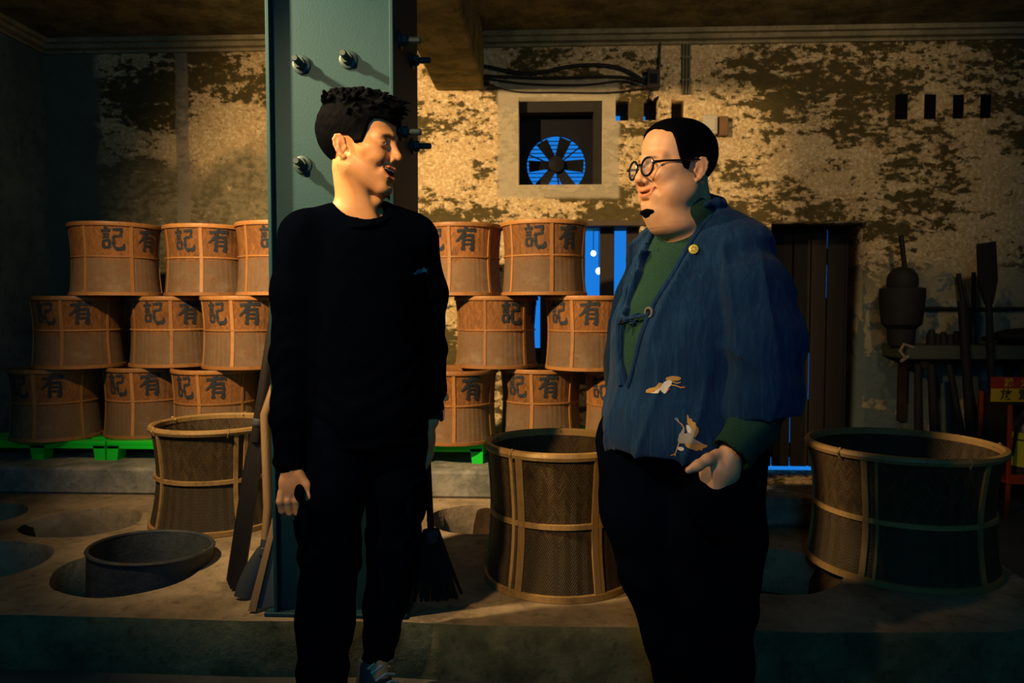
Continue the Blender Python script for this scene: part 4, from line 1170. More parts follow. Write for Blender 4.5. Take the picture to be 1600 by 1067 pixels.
s.D = np.maximum(s.D, -smin(Z - .742 + 0*X, np.full_like(s.D, .5), .01)).astype(np.float32)
s.ell((-.490, 2.006, .765), (.170, .126, .022), .012, rz)              # ribbed hem
s.chain([(-.645, 1.945, 1.315), (-.668, 1.945, 1.17), (-.674, 1.940, 1.00), (-.672, 1.905, .84), (-.668, 1.885, .722)], [.064, .060, .053, .046, .038], .03)
s.chain([(-.365, 2.085, 1.315), (-.345, 2.12, 1.17), (-.342, 2.150, 1.00), (-.336, 2.138, .90), (-.331, 2.126, .835)], [.064, .060, .052, .044, .036], .03)
s.ell((-.668, 1.884, .728), (.043, .043, .020), .008); s.ell((-.331, 2.126, .842), (.039, .039, .018), .008)
s.ell((-.497, 1.992, 1.432), (.074, .072, .088), .010, rotx(R(-8)), -1)
s.cap((-.668, 1.884, .66), (-.668, 1.884, .716), .031, .031, k=.004, mode=-1)
s.cap((-.331, 2.124, .78), (-.331, 2.124, .830), .028, .028, k=.004, mode=-1)
s.D = (s.D + .0035*vnoise(X, Y, Z*.8, 34, 3, 2) + .0022*np.sin(Z*95 + 5*np.sin(X*22) + 3*np.sin(Y*30))*np.clip(np.exp(-((Z - .88)/.12)**2) + .9*np.exp(-((Z - 1.0)/.1)**2)*(np.abs(X + .5) > .13), 0, 1)).astype(np.float32)
V, F = s.mesh(); V = relax(V, F, 1, .4)
swA = link('sweater', np_mesh('sweater', locA(V), F), M_black, rootA, 'all')
def bvh_of(o): return BVHTree.FromPolygons([v.co for v in o.data.vertices], [tuple(p.vertices) for p in o.data.polygons])
bvA = bvh_of(swA)
# ribbed collar
pts = []
for i in range(49):
    a = 2*PI*i/48; c, sn = math.cos(a), math.sin(a)
    o_ = Vector((-.497 + .0765*c, 1.990 + .0745*sn, 1.372 - .031*max(0, -sn)**1.2 + .022*max(0, sn))) - Vector(RA)
    pts.append(o_)
MB().tube(pts, .0058, 8, cap=False).build('collar', M_black, swA, True)

def decal(bv, base, right, up, d, polys, name, mt, parent, off=.0012, res=.004):
    """flat stitched patch laid on a surface by casting along d"""
    right, up, d = Vector(right).normalized(), Vector(up).normalized(), Vector(d).normalized(); vs = []; fs = []
    for poly in polys:
        cu = bmesh.new(); vv = [cu.verts.new((p[0], p[1], 0)) for p in poly]
        try: fc = cu.faces.new(vv)
        except ValueError: cu.free(); continue
        bmesh.ops.triangulate(cu, faces=[fc])
        for _ in range(4):
            long = [e for e in cu.edges if e.calc_length() > res]
            if not long: break
            bmesh.ops.subdivide_edges(cu, edges=long, cuts=1); bmesh.ops.triangulate(cu, faces=cu.faces[:])
        cu.verts.index_update(); k = len(vs)
        for q in cu.verts:
            p = Vector(base) + right*q.co.x + up*q.co.y
            hit = bv.ray_cast(p - d*.25, d)
            vs.append((hit[0] - d*off) if hit[0] else p)
        fs += [tuple(x.index + k for x in fc2.verts) for fc2 in cu.faces]; cu.free()
    return MB().add(vs, fs).build(name, mt, parent, True)
M_logo = simple('logo_thread', (.02, .16, .34), .6, .3, var=.1)
lp = Vector((-.350, 1.95, 1.232)) - Vector(RA)
lg = [[(-.010, -.006), (-.004, -.009), (.002, -.003), (.009, -.004), (.005, .000), (.010, .006), (.004, .004), (.003, .010), (-.001, .005), (-.006, .003), (-.003, .000)],
      [(-.013, -.011), (-.008, -.012), (-.006, -.008), (-.010, -.007)]]
decal(bvA, lp, (1, .3, 0), (0, 0, 1), (.17, .98, 0), lg, 'chest_logo', M_logo, swA)

# trousers
t = Field((-.78, 1.76, .06), (-.24, 2.24, .98), .0055)
t.ell((-.492, 2.005, .83), (.152, .112, .13), .03, rz)
t.chain([(-.555, 1.970, .80), (-.577, 1.945, .62), (-.577, 1.930, .47), (-.590, 1.925, .28), (-.602, 1.925, .085)], [.098, .088, .078, .074, .068], .03)
t.chain([(-.425, 2.045, .80), (-.425, 2.060, .62), (-.432, 2.070, .46), (-.455, 2.065, .28), (-.478, 2.060, .125)], [.098, .086, .074, .060, .046], .025)
X, Y, Z = t.full()
t.D = np.maximum(t.D, np.where(X > -.53, .118 - Z, .075 - Z)).astype(np.float32)
t.D = (t.D + .0045*vnoise(X, Y, Z, 30, 9, 2) + .0030*np.sin(Z*80 + 4*np.sin(X*26) + 3*np.sin(Y*20))*np.clip(np.exp(-((Z - .45)/.07)**2) + np.exp(-((Z - .17)/.08)**2) + .5*np.exp(-((Z - .74)/.05)**2), 0, 1)).astype(np.float32)
V, F = t.mesh(); V = relax(V, F, 1, .4)
trA = link('trousers', np_mesh('trousers', locA(V), F), M_navy, rootA, 'all')
for sgn, (x, y, z), yaw in ((-1, (-.640, 1.905, .60), -62), (1, (-.358, 2.03, .60), 70)):
    pk = Field((-.12, -.05, -.14), (.12, .06, .12), .004)
    pk.ell((0, 0, -.03), (.070, .024, .085), .01); pk.ell((0, -.014, .050), (.078, .016, .028), .008)
    V, F = pk.mesh(); o = link('cargo_pocket', np_mesh('cargo_pocket', V, F), M_navy, trA, 'all')
    o.location = Vector((x, y, z)) - Vector(RA); o.rotation_euler = (0, 0, R(yaw)); o.scale = (1, 1, 1) if sgn < 0 else (.75, .7, .75)

# shoes and laces
M_shoe = simple('grey_shoe', (.05, .055, .06), .7, .3, var=.2); M_sole = simple('white_sole', (.45, .45, .43), .6, .3, var=.06); M_lace = simple('white_lace', (.6, .6, .57), .8, .2)
M_sock = M_black
def shoe(loc, yaw, root, RR, mt):
    f = Field((-.08, -.24, -.005), (.08, .11, .16), .004)
    f.ell((0, -.06, .040), (.046, .150, .038), .02); f.ell((0, .035, .060), (.040, .055, .055), .03); f.cap((0, .03, .06), (0, .035, .105), .038, .040, k=.02)
    f.cap((0, .035, .11), (0, .035, .16), .031, .033, k=.004, mode=-1)
    X, Y, Z = f.full(); f.D = np.maximum(f.D, .022 - Z).astype(np.float32)
    V, F = f.mesh(); o = link('shoe', np_mesh('shoe', V, F), mt, root, 'all'); o.location = Vector(loc) - Vector(RR); o.rotation_euler = (0, 0, R(yaw))
    g = Field((-.08, -.24, -.01), (.08, .12, .04), .004)
    g.ell((0, -.065, .012), (.051, .158, .05), .01); g.ell((0, .04, .012), (.044, .060, .05), .04)
    X, Y, Z = g.full(); g.D = np.maximum(g.D, np.maximum(Z - .026, .001 - Z)).astype(np.float32)
    V, F = g.mesh(); link('sole', np_mesh('sole', V, F), M_sole, o, 'all')
    for i in range(4):
        y = -.085 + .025*i; z = .076 + .012*i
        MB().tube([(-.030, y, z - .008), (0, y - .006, z + .006), (.030, y, z - .008)], .0035, 6).build('lace', M_lace, o, True)
    for sx in (-1, 1):
        MB().tube([(0, .0, .112), (sx*.022, -.012, .130), (sx*.036, -.006, .118), (sx*.020, .004, .108), (0, 0, .110)], .0032, 6).build('lace_bow', M_lace, o, True)
    return o
shoe((-.470, 2.030, 0), 42, rootA, RA, M_shoe); shoe((-.602, 1.915, 0), 10, rootA, RA, M_shoe)
# ankle skin above the low shoe
an = Field((-.54, 1.98, .05), (-.40, 2.12, .20), .004); an.cap((-.472, 2.035, .06), (-.478, 2.058, .18), .033, .030)
V, F, c_ = capbody(an); link('ankle', np_mesh('ankle', locA(V), F, c_), skinA, bodyA, 'all')
# wrist watch
M_watch = simple('watch_black', (.012, .012, .013), .3, .5, var=.1); M_wface = simple('watch_face', (.10, .12, .13), .1, .6, var=.1)
we = empty('wrist_watch', rot=(0, 0, 0)); we.parent = rootA; we.location = Vector((-.331, 2.121, .818)) - Vector(RA)
MB().lathe([(.0265, -.009), (.0285, -.009), (.0285, .009), (.0265, .009)], 28, closed=True).build('strap', M_watch, we, True)
MB().box((.026, -.018, -.018), (.038, .018, .018), bev=.004).build('case', M_watch, we)
MB().box((.0375, -.015, -.015), (.0390, .015, .015)).build('face', M_wface, we)
# ------------------------------------------------------------------ man in the blue jacket
RB = np.array([.40, 1.98, 0])
rootB = empty('person', tuple(RB), label='smiling man with round black glasses and a blue crane jacket, hand in pocket', cat='person')
def locB(V): return V - RB
YAW = R(-55); FW = np.array([math.sin(YAW), -math.cos(YAW)]); LW = np.array([math.cos(YAW), math.sin(YAW)])   # forward, his left
TB = np.array([.415, 2.0])
rB = rotz(YAW)
PB = dict(w=1.10, jaw=.004, jowl=True, nose=.0012, open=.0040, mw=.0365, mz=.004, my=.001, mc=.015, cheek=-.030, fore=.014, neck=(-.006, .040), nr=.066, brow=.45, stubble=.55, gaze=-.2, teeth=.75, ear=-.002, zlo=-.25,
          chest=[('cap', ((-.05, .05, -.235), (.05, .05, -.235), .045, .045))], hair=(LINE_B, .0065, .0050, 0, 21, .0012))
HB = Matrix.Translation(Vector((.335, 1.93, 1.487)) - Vector(RB)) @ Euler((R(1), R(0), R(-65)), 'XYZ').to_matrix().to_4x4() @ Matrix.Scale(.970, 4)
skinB = skin_mat('skin_fair', (.70, .41, .235))
# torso stump and left hand (thumb out, fingers in the pocket)
cb = Field((.10, 1.70, 1.00), (.72, 2.30, 1.245), .007)
cb.ell((.405, 1.995, 1.14), (.12, .10, .19), .02, rB); cb.cap((.47, 1.90, 1.20), (.525, 1.82, .95), .035, .035, k=.03); cb.cap((.33, 2.11, 1.20), (.27, 2.14, .95), .035, .035, k=.03)
hb = Field((.26, 1.62, .62), (.56, 1.84, .82), .0024)
hb.cap((.462, 1.752, .83), (.436, 1.733, .785), .030, .027, k=.01)
hb.chain([(.436, 1.733, .785), (.415, 1.722, .750), (.402, 1.725, .715)], [.026, .029, .027], .012)
hb.ell((.398, 1.735, .742), (.034, .022, .036), .014, roty(R(25)))
hb.ell((.432, 1.728, .742), (.024, .024, .034), .014, roty(R(25)))
for i, (dx, dy) in enumerate(((-.030, .006), (-.010, -.002), (.011, -.001), (.030, .008))):
    x, y = .412 + dx, 1.728 + dy
    hb.chain([(x + .006, y, .735), (x, y - .004, .712), (x - .006, y + .006, .680), (x - .010, y + .014, .650)], [.0115, .0118, .0108, .0095], .005)
hb.chain([(.402, 1.722, .786), (.376, 1.700, .780), (.352, 1.690, .768), (.331, 1.690, .757)], [.0150, .0125, .0118, .0085], .010)
ex = []
for fd in (cb, hb):
    V, F, c_ = capbody(fd); ex.append((locB(V), F, c_))
NH_B = [((.37, 1.975, 1.23), (.405, 1.995, 1.245)), ((.527, 1.83, 1.00), (.466, 1.755, .82))]
bodyB = build_head(PB, rootB, HB, skinB, [((Vector(p) - Vector(RB)), (Vector(q) - Vector(RB))) for p, q in NH_B], ex)
# thumb nail
nl = MB().sphere((0, 0, 0), (.0055, .0022, .0075)).build('thumb_nail', simple('nail', (.66, .42, .30), .3, .5, var=.05), bodyB, True)
nl.location = Vector((.3335, 1.6820, .7595)) - Vector(RB); nl.rotation_euler = (R(15), R(60), R(10))
# goatee
g = Field((-.05, -.13, -.16), (.05, -.03, -.08), .0022)
g.ell((0, -.0850, -.1175), (.0310, .0165, .0105), .006); g.ell((0, -.078, -.1265), (.019, .014, .009), .008)
X, Y, Z = g.full(); g.D = (g.D + .0012*vnoise(X, Y, Z, 420, 4, 1)).astype(np.float32)
V, F = g.mesh(); o = link('goatee', np_mesh('goatee', V, F), M_hair, rootB, 'all'); o.matrix_local = HB
# round glasses
M_gl = simple('black_acetate', (.006, .006, .007), .22, .5, var=.1)
bgl = NB('clear_lens'); bgl.b.inputs['Alpha'].default_value = .045; M_lens = bgl.out((.85, .9, .95), .05, .5)
ge = empty('glasses'); ge.parent = rootB; ge.matrix_local = HB
for s_ in (-1, 1):
    c = Vector((s_*.0335, -.1085, -.006)); tilt = Matrix.Rotation(s_*R(7), 4, 'Z') @ Matrix.Rotation(R(-4), 4, 'X')
    pts = [c + tilt @ Vector((.0232*math.cos(2*PI*i/40), 0, .0232*math.sin(2*PI*i/40))) for i in range(41)]
    MB().tube(pts, .0031, 8, cap=False).build('rim', M_gl, ge, True)
    lens = MB(); lens.lathe([(0, -.0007), (.0222, -.0007), (.0222, .0007), (0, .0007)], 32)
    lo_ = lens.build('lens', M_lens, ge, True); lo_.matrix_local = Matrix.Translation(c) @ tilt @ Matrix.Rotation(R(90), 4, 'X')
    MB().tube([c + Vector((s_*.0225, .003, .006)), c + Vector((s_*.0295, .004, .007)), (s_*.070, -.080, .004), (s_*.0835, -.030, .006), (s_*.0850, .010, .010), (s_*.0845, .030, .004)],
              [.0038, .0040, .0030, .0027, .0027, .0020], 8).build('temple', M_gl, ge, True)
    MB().sphere(c + Vector((s_*.0285, .002, .0065)), (.0050, .0040, .0045), u=10, v=8).build('hinge', M_gl, ge, True)
MB().tube([(-.0115, -.1095, -.001), (-.006, -.1125, .003), (.006, -.1125, .003), (.0115, -.1095, -.001)], .0030, 8).build('bridge', M_gl, ge, True)

# green sweater
def knit():
    b = NB('green_knit'); p = b.obj(); n = b.noise(p, 10, 5, .6); f = b.noise(b.mp(p, (420, 420, 420)), 1, 2, .5)
    c = b.mix(n, (.008, .036, .029), (.015, .054, .042)); c = b.mix(b.rng(f, .45, .7, 0, .5), c, (.035, .085, .062))
    b.bump(b.ma('ADD', f, b.ma('MULTIPLY', n, .5)), .35, .004); return b.out(c, .95, .1)
M_green_knit = knit()
sw = Field((.02, 1.62, .72), (.74, 2.30, 1.44), .0058)
def torso(f, e, k=.05):
    c = lambda a, z: (TB[0] + FW[0]*a, TB[1] + FW[1]*a, z)
    f.ell(c(.010, 1.205), (.185 + e, .132 + e, .17 + e), .03, rB)
    f.ell(c(.052, 1.00), (.190 + e, .178 + e, .27 + e), k, rB)
    f.ell(c(.050, .83), (.190 + e, .172 + e, .18 + e), k, rB)
    a, b_ = TB + LW*.150, TB - LW*.145
    f.cap((a[0], a[1], 1.275), (b_[0], b_[1], 1.275), .052 + e, .052 + e, k=.05)
    n = TB + FW*.005
    f.cap((n[0], n[1], 1.362), (a[0], a[1], 1.275), .056 + e, .050 + e, k=.04); f.cap((n[0], n[1], 1.362), (b_[0], b_[1], 1.28), .056 + e, .050 + e, k=.04)
torso(sw, 0)
sw.cap((.385, 1.975, 1.36), (.366, 1.945, 1.372), .080, .078, k=.02)
sw.cap((.366, 1.945, 1.385), (.364, 1.942, 1.47), .064, .066, k=.004, mode=-1)
sw.chain([(.490, 1.870, 1.18), (.530, 1.80, .95), (.535, 1.800, .905), (.495, 1.760, .850), (.436, 1.722, .790)], [.045, .054, .058, .057, .052], .02)
cd_ = np.array((.436 - .495, 1.722 - 1.760, .790 - .850)); cd_ /= np.linalg.norm(cd_)
X, Y, Z = sw.full(); pl_ = (X - .432)*cd_[0] + (Y - 1.719)*cd_[1] + (Z - .786)*cd_[2]
sw.D = np.where((Y < 1.80) & (Z < .90) & (X < .50) & (pl_ > -.03) & ((X - .43)**2 + (Y - 1.72)**2 + (Z - .79)**2 < .012), np.maximum(sw.D, pl_), sw.D).astype(np.float32)
sw.cap((.438, 1.7235, .792), (.40, 1.698, .754), .040, .042, k=.006, mode=-1)
sw.chain([(.325, 2.12, 1.18), (.280, 2.15, 1.0)], [.045, .05], .02)
X, Y, Z = sw.full(); ylb = -((X - TB[0])*FW[0] + (Y - TB[1])*FW[1])
sw.D = np.maximum(sw.D, Z - (1.425 - .75*np.clip(ylb + .10, 0, .25))).astype(np.float32)
sw.D = np.where(X < .39, np.maximum(sw.D, .80 - Z), sw.D).astype(np.float32); fa = np.exp(-((Z - .86)/.05)**2)*(Y < 1.85)
sw.D = (sw.D + .0025*vnoise(X, Y, Z, 38, 13, 2) + .004*fa*np.sin(70*Z - 60*X)).astype(np.float32)
V, F = sw.mesh(); V = relax(V, F, 1, .4)
link('sweater', np_mesh('sweater', locB(V), F), M_green_knit, rootB, 'all')

# jacket
def denim():
    b = NB('blue_crinkled_cotton'); p = b.obj()
    n = b.noise(b.mp(p, (1, 1, .35)), 16, 6, .65, .5); w1 = b.noise(b.mp(p, (1.5, 1.5, .16)), 52, 4, .6, .8); f = b.noise(p, 520, 2, .5)
    c = b.mix(n, (.003, .018, .066), (.006, .036, .115)); c = b.mix(b.rng(w1, .45, .68, 0, .5), c, (.010, .058, .155)); c = b.mix(b.rng(f, .5, .7, 0, .25), c, (.006, .02, .05))
    b.bump(b.ma('ADD', b.ma('MULTIPLY', w1, .9), b.ma('ADD', b.ma('MULTIPLY', n, .6), b.ma('MULTIPLY', f, .12))), .35, .014)
    m = b.out(c, .92, .12); b.b.inputs['Sheen Weight'].default_value = .05; return m
M_denim = denim()
jk = Field((.0, 1.58, .70), (.78, 2.36, 1.47), .0050)
torso(jk, .016)
c2 = TB + FW*.055
jk.ell((c2[0], c2[1], .80), (.222, .205, .16), .06, rB)                       # flared skirt of the jacket
X, Y, Z = jk.full()
xl = (X - TB[0])*LW[0] + (Y - TB[1])*LW[1]; yl = -((X - TB[0])*FW[0] + (Y - TB[1])*FW[1])
az = np.arctan2(xl, -yl + .02)
hem = .752 + .008*np.sin(az*3 + 1)
jk.D = np.maximum(jk.D, hem - Z).astype(np.float32)
# inside is hollow below the waist so that the trousers fit
inn = Field(jk.lo, jk.lo + .01, jk.h); inn.lo = jk.lo; inn.n = jk.n; inn.ax = jk.ax; inn.D = np.full(jk.n, .12, np.float32)
inn.ell((c2[0], c2[1], .76), (.205, .19, .14), .03, rB)
jk.D = np.maximum(jk.D, np.where(Z < .86, -inn.D, -1)).astype(np.float32); del inn
# neck opening and front opening that closes towards the belly
jk.cap((.371, 1.952, 1.37), (.365, 1.946, 1.50), .075, .080, k=.008, mode=-1)
rc_ = [(a_, TB + LW*(.0) ) for a_ in ()]
nk = [(.371 + .083*math.cos(t_), 1.953 + .083*math.sin(t_), 1.392 + .014*math.cos(t_ - R(38))) for t_ in [R(38 + d_) for d_ in (-105, -80, -50, -25, 0, 25, 50, 80, 105)]]
jk.chain(nk, [.012, .015, .017, .018, .018, .018, .017, .015, .012], .012)
wz = np.interp(jk.ax[2], [.90, .93, 1.00, 1.10, 1.20, 1.30, 1.36, 1.45], [-.03, .0, .026, .040, .056, .074, .084, .09])[None, None, :]
x0 = np.interp(jk.ax[2], [.75, 1.0, 1.2, 1.4], [-.030, -.020, -.004, .0])[None, None, :]
jk.D = np.maximum(jk.D, np.where(yl < -.01, np.minimum((wz - np.abs(xl - x0))*.8, .02), -1)).astype(np.float32)
# sleeves: wide, elbow length
sl_ = Field(jk.lo, jk.lo + .01, jk.h); sl_.lo = jk.lo; sl_.n = jk.n; sl_.ax = jk.ax; sl_.D = np.full(jk.n, .12, np.float32)
sl_.chain([(.490, 1.885, 1.255), (.512, 1.832, 1.17), (.527, 1.800, 1.05), (.524, 1.782, .92), (.522, 1.778, .82)], [.074, .088, .093, .092, .091], .03)
sl_.chain([(.315, 2.140, 1.255), (.290, 2.160, 1.15), (.262, 2.150, .98), (.26, 2.12, .80)], [.076, .084, .086, .084], .03)
sl_.D = np.maximum(sl_.D, np.where(Y < 1.97, .872 + .10*(X - .52) - Z, .80 - Z)).astype(np.float32)
sl_.chain([(.527, 1.785, .95), (.522, 1.775, .80)], [.068, .078], .006, -1)
jk.D = smin(jk.D, sl_.D, .012).astype(np.float32); del sl_
# folds: from the shoulder down the body, round the elbow
rid = lambda a_, p_=2.5: (1 - np.abs(np.sin(a_)))**p_
arm = np.clip((.118 - np.sqrt((X - .524)**2 + (Y - 1.79)**2))/.03, 0, 1)*np.clip((1.29 - Z)/.08, 0, 1)
fan_ = np.arctan2(xl - .11, 1.46 - Z)                                     # folds fanning out from the near shoulder
dist = np.sqrt((xl - .11)**2 + (1.46 - Z)**2)
f1 = rid(fan_*9.0 + 1.1*vnoise(X, Y, Z, 7, 31, 1) + .6)*np.clip((dist - .13)/.12, 0, 1)*np.clip((.62 - dist)/.35, 0, 1)
f2 = rid(az*6.0 + 1.5*vnoise(X, Y, Z, 6, 35, 1) + 2*np.sin(Z*5), 3)*np.clip((1.05 - Z)/.15, 0, 1)*.8
f3 = rid((xl + .16)*22 + (1.4 - Z)*6 + 1.2*vnoise(X, Y, Z, 8, 36, 1))*(xl < -.02)*np.clip((Z - 1.0)/.1, 0, 1)
e1 = rid(Z*26 + (X - .52)*16 + 1.6*vnoise(X, Y, Z, 11, 34, 1))*np.exp(-((Z - .98)/.12)**2)
e2 = rid((X - .52)*34 + Z*5 + 1.4*vnoise(X, Y, Z, 8, 38, 1))*np.clip((Z - .9)/.2, 0, 1)
jk.D = (jk.D - .017*(1 - arm)*(f1 + .8*f2 + .8*f3) + .004 - arm*(.016*e1 + .014*e2) + .003*vnoise(X, Y, Z, 26, 33, 2)).astype(np.float32)
V, F = jk.mesh(); V = relax(V, F, 1, .35)
jkB = link('jacket', np_mesh('jacket', locB(V), F), M_denim, rootB, 'all')
bvB = bvh_of(jkB)

def LB(x, y, z): return Vector((x, y, z)) - Vector(RB)
# lapel band along the opening, toggle ring and cord tie
def on_jacket(xl_, z, off=.003):
    p = TB + LW*xl_; o_ = Vector((p[0] + FW[0]*.6, p[1] + FW[1]*.6, z)) - Vector(RB)
    h = bvB.ray_cast(o_, Vector((-FW[0], -FW[1], 0))); return (h[0] + Vector((FW[0], FW[1], 0))*off) if h[0] else o_ 
for sg in (-1, 1):
    pts = []
    for z in np.linspace(.93, 1.36, 22):
        wz_ = float(np.interp(z, [.90, .93, 1.00, 1.10, 1.20, 1.30, 1.36, 1.45], [-.03, .0, .026, .040, .056, .074, .084, .09])); x0_ = float(np.interp(z, [.75, 1.0, 1.2, 1.4], [-.030, -.020, -.004, .0]))
        pts.append(on_jacket(x0_ + sg*(wz_ + .012), z, -.001))
    MB().tube(pts, .0075, 8).build('lapel_edge', M_denim, jkB, True)
M_ring = simple('ring_metal', (.35, .36, .38), .35, .5, .6, var=.1); M_toggle = simple('black_toggle', (.006, .006, .008), .4, .4)
p = on_jacket(.045, 1.118, .004)
e = empty('toggle_button'); e.parent = jkB; e.location = p; e.rotation_euler = (R(90), 0, YAW)
MB().lathe([(.0095, -.003), (.0135, -.003), (.0145, 0), (.0135, .003), (.0095, .003)], 24, closed=True).build('ring', M_ring, e, True)
MB().lathe([(0, -.002), (.0098, -.002), (.0098, .002), (0, .002)], 20).build('disc', M_toggle, e, True)
q0, q1 = on_jacket(-.078, 1.108, .003), on_jacket(.046, 1.112, .004); mid_ = q0.lerp(q1, .42) + Vector((FW[0], FW[1], 0))*.016 + Vector((0, 0, -.008))
MB().tube([q0, q0.lerp(mid_, .5) + Vector((0, 0, .004)), mid_, q1], .0045, 8).build('cord_tie', M_denim, jkB, True)
MB().sphere(mid_ + Vector((0, 0, -.004)), (.010, .009, .009)).build('tie_knot', M_denim, jkB, True)
MB().tube([mid_, mid_ + Vector((-.006, -.008, -.012)), mid_ + Vector((-.018, -.008, -.014)), mid_ + Vector((-.012, -.002, -.002))], .0035, 6).build('tie_loop', M_toggle, jkB, True)
MB().tube([mid_, mid_ + Vector((.010, -.010, .002)), mid_ + Vector((.022, -.012, -.010)), mid_ + Vector((.010, -.006, -.012))], .0035, 6).build('tie_loop', M_denim, jkB, True)
MB().tube([mid_, mid_ + Vector((.016, -.008, .008)), mid_ + Vector((.034, -.010, .014))], .0030, 6).build('tie_loop', M_denim, jkB, True)

# yellow pin badge
bd = empty('pin_badge'); bd.parent = jkB
bp = LB(.34, 1.86, 1.272); bn = Vector((-.5, -.8, .2))
for i in range(30):                       # first spot beside the opening that lies on the lapel
    hit = bvB.ray_cast(LB(.312 + .003*i, 1.3, 1.272), Vector((0, 1, 0)))
    if hit[0] and hit[0].y + RB[1] < 1.94 and hit[1].y < -.2: x_ = .312 + .003*i + .016; hit = bvB.ray_cast(LB(x_, 1.3, 1.272), Vector((0, 1, 0))); bp = hit[0]; bn = hit[1]; break
bd.location = bp + bn*.004; bd.rotation_euler = (bn*.6 + Vector((-.2, -.9, .1))).to_track_quat('Z', 'Y').to_euler()
M_badge = simple('badge_yellow', (.62, .52, .06), .35, .5, var=.08)
MB().lathe([(0, .003), (.009, .0028), (.0118, .0012), (.012, -.002), (0, -.002)], 28).build('disc', M_badge, bd, True)
M_bmark = simple('badge_mark', (.20, .13, .02), .5, .3)
for i in range(6):
    a = 2*PI*i/6 + .3; MB().box((-.0012, -.0022, .0026), (.0012, .0022, .0034)).build('mark', M_bmark, bd).matrix_local = Matrix.Rotation(a, 4, 'Z') @ Matrix.Translation((0, .0055, 0))

# embroidered cranes
M_white_t = simple('white_thread', (.62, .62, .60), .8, .2, var=.12, scale=300); M_gold_t = simple('gold_thread', (.42, .26, .085), .8, .2, var=.25, scale=300)
M_grey_t = simple('grey_thread', (.30, .29, .27), .8, .2, var=.25, scale=300); M_red_t = simple('red_thread', (.45, .10, .07), .8, .2)
U = 1/6.667*.00150   # crop pixel of the crane detail -> metres on the cloth
def crane(base, dirn, shapes, oc, label):
    e = empty('embroidered_crane'); e.parent = jkB; e['label'] = label
    rt = Vector((-dirn.y, dirn.x, 0))*-1
    for nm, mt, polys, off in shapes:
        for pl_ in polys: decal(bvB, base, rt, (0, 0, 1), dirn, [[((x - oc[0])*U*1.06, -(y - oc[1])*U) for x, y in pl_]], nm, mt, e, off, .006)
d1 = Vector((.10, .995, 0)).normalized()
def limb(pts, w):
    """thin stitched line as a polygon"""
    L_, R_ = [], []
    for i, (x, y) in enumerate(pts):
        a = pts[max(i-1, 0)]; c = pts[min(i+1, len(pts)-1)]; dx, dy = c[0]-a[0], c[1]-a[1]; l = math.hypot(dx, dy) or 1
        L_.append((x - dy/l*w/2, y + dx/l*w/2)); R_.append((x + dy/l*w/2, y - dx/l*w/2))
    return L_ + R_[::-1]
def pxB(px, py, Y):      # world point of the crane centres on the cloth (computed once from the camera geometry)
    return LB(px, Y, py)
crane(pxB(.286, .942, 1.72), d1, [
    ('wing', M_gold_t, [[(95, 345), (100, 315), (130, 295), (190, 275), (225, 225), (260, 230), (255, 260), (215, 300), (170, 325), (150, 345)],
                        [(285, 190), (300, 165), (350, 148), (410, 150), (440, 165), (435, 185), (400, 200), (350, 200), (310, 195)]], .0012),
    ('body', M_white_t, [[(145, 345), (180, 322), (240, 270), (275, 215), (320, 190), (355, 205), (345, 245), (320, 275), (300, 325), (280, 342), (250, 320), (240, 300), (215, 338)]], .0018),
    ('leg', M_gold_t, [limb([(340, 245), (390, 250), (440, 270), (470, 262)], 12), limb([(355, 210), (400, 225), (435, 212)], 12)], .0016),
    ('beak', M_red_t, [limb([(300, 322), (312, 300), (330, 285)], 10), [(455, 255), (480, 258), (478, 275), (455, 272)], [(160, 318), (185, 312), (180, 328), (160, 330)]], .0022)],
    (290, 250), 'white crane with tan wings stitched on the jacket')
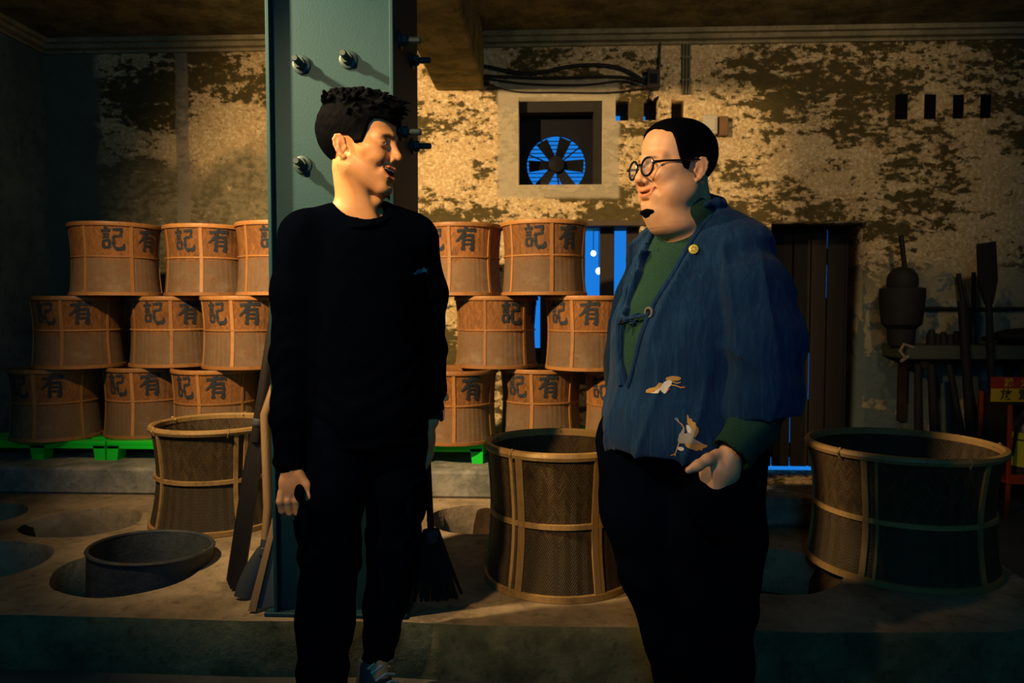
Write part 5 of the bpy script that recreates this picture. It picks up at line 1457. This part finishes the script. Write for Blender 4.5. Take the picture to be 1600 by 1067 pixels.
crane(pxB(.334, .826, 1.70), d1, [
    ('wing', M_gold_t, [[(478, 505), (490, 510), (500, 545), (520, 540), (530, 570), (555, 580), (560, 610), (585, 630), (590, 670), (575, 700), (555, 730), (530, 735), (540, 680), (530, 640), (500, 610), (478, 590)],
                        [(450, 800), (500, 790), (560, 785), (640, 805), (680, 820), (660, 840), (630, 850), (625, 875), (590, 865), (570, 878), (540, 865), (500, 850), (470, 835)]], .0012),
    ('body', M_grey_t, [[(470, 605), (500, 605), (532, 640), (542, 690), (530, 735), (560, 755), (640, 805), (560, 790), (500, 800), (450, 800), (420, 805), (395, 800), (388, 770), (400, 710), (430, 670), (440, 640), (455, 650), (450, 700), (480, 690), (465, 640)]], .0018),
    ('neck', M_grey_t, [limb([(428, 680), (445, 640), (430, 610), (405, 590)], 14), limb([(400, 588), (380, 565), (358, 545)], 8), limb([(402, 588), (388, 560), (376, 538)], 8)], .0020),
    ('tail', M_white_t, [[(388, 845), (420, 840), (445, 850), (445, 875), (415, 885), (388, 872)], [(470, 615), (495, 612), (515, 650), (510, 690), (480, 680)]], .0022),
    ('leg', M_gold_t, [limb([(400, 800), (385, 850), (370, 910), (350, 940)], 12), limb([(370, 915), (340, 940), (320, 945)], 10), limb([(365, 920), (365, 950)], 10)], .0016),
    ('crown', M_red_t, [limb([(405, 592), (420, 605), (437, 628)], 12)], .0024)],
    (480, 720), 'grey crane with spread gold wing tips stitched low on the jacket')

# trousers
tb = Field((.06, 1.66, .03), (.66, 2.24, .92), .0060)
tb.ell((TB[0] + FW[0]*.05, TB[1] + FW[1]*.05, .80), (.182, .165, .13), .03, rB)
tb.chain([(.440, 1.870, .76), (.445, 1.868, .55), (.442, 1.865, .40), (.445, 1.862, .22), (.450, 1.862, .045)], [.120, .108, .094, .084, .078], .04)
tb.chain([(.275, 2.020, .76), (.282, 2.005, .58), (.318, 1.985, .42), (.365, 1.970, .24), (.405, 1.960, .045)], [.132, .122, .106, .092, .080], .03)
X, Y, Z = tb.full()
tb.D = np.maximum(tb.D, .045 - Z).astype(np.float32)
tb.D = (tb.D + .005*vnoise(X, Y, Z, 26, 41, 2) + .003*np.sin(Z*60 + 4*np.sin(X*20) + 3*np.sin(Y*24))*np.clip(np.exp(-((Z - .42)/.08)**2) + np.exp(-((Z - .12)/.08)**2), 0, 1)).astype(np.float32)
V, F = tb.mesh(); V = relax(V, F, 1, .4)
trB = link('trousers', np_mesh('trousers', locB(V), F), M_navy, rootB, 'all')
# pocket edge laid over the fingers
pk = Field((.30, 1.66, .58), (.54, 1.86, .78), .004)
pk.ell((.425, 1.748, .660), (.085, .062, .090), .01, rotz(R(10)))
X, Y, Z = pk.full(); pk.D = np.maximum(pk.D, Z - (.722 + .30*np.abs(X - .425))).astype(np.float32)
V, F = pk.mesh(); V = relax(V, F, 2, .5); link('pocket', np_mesh('pocket', locB(V), F), M_navy, trB, 'all')
shoe((.448, 1.850, 0), -48, rootB, RB, M_watch); shoe((.405, 1.985, 0), -50, rootB, RB, M_watch)
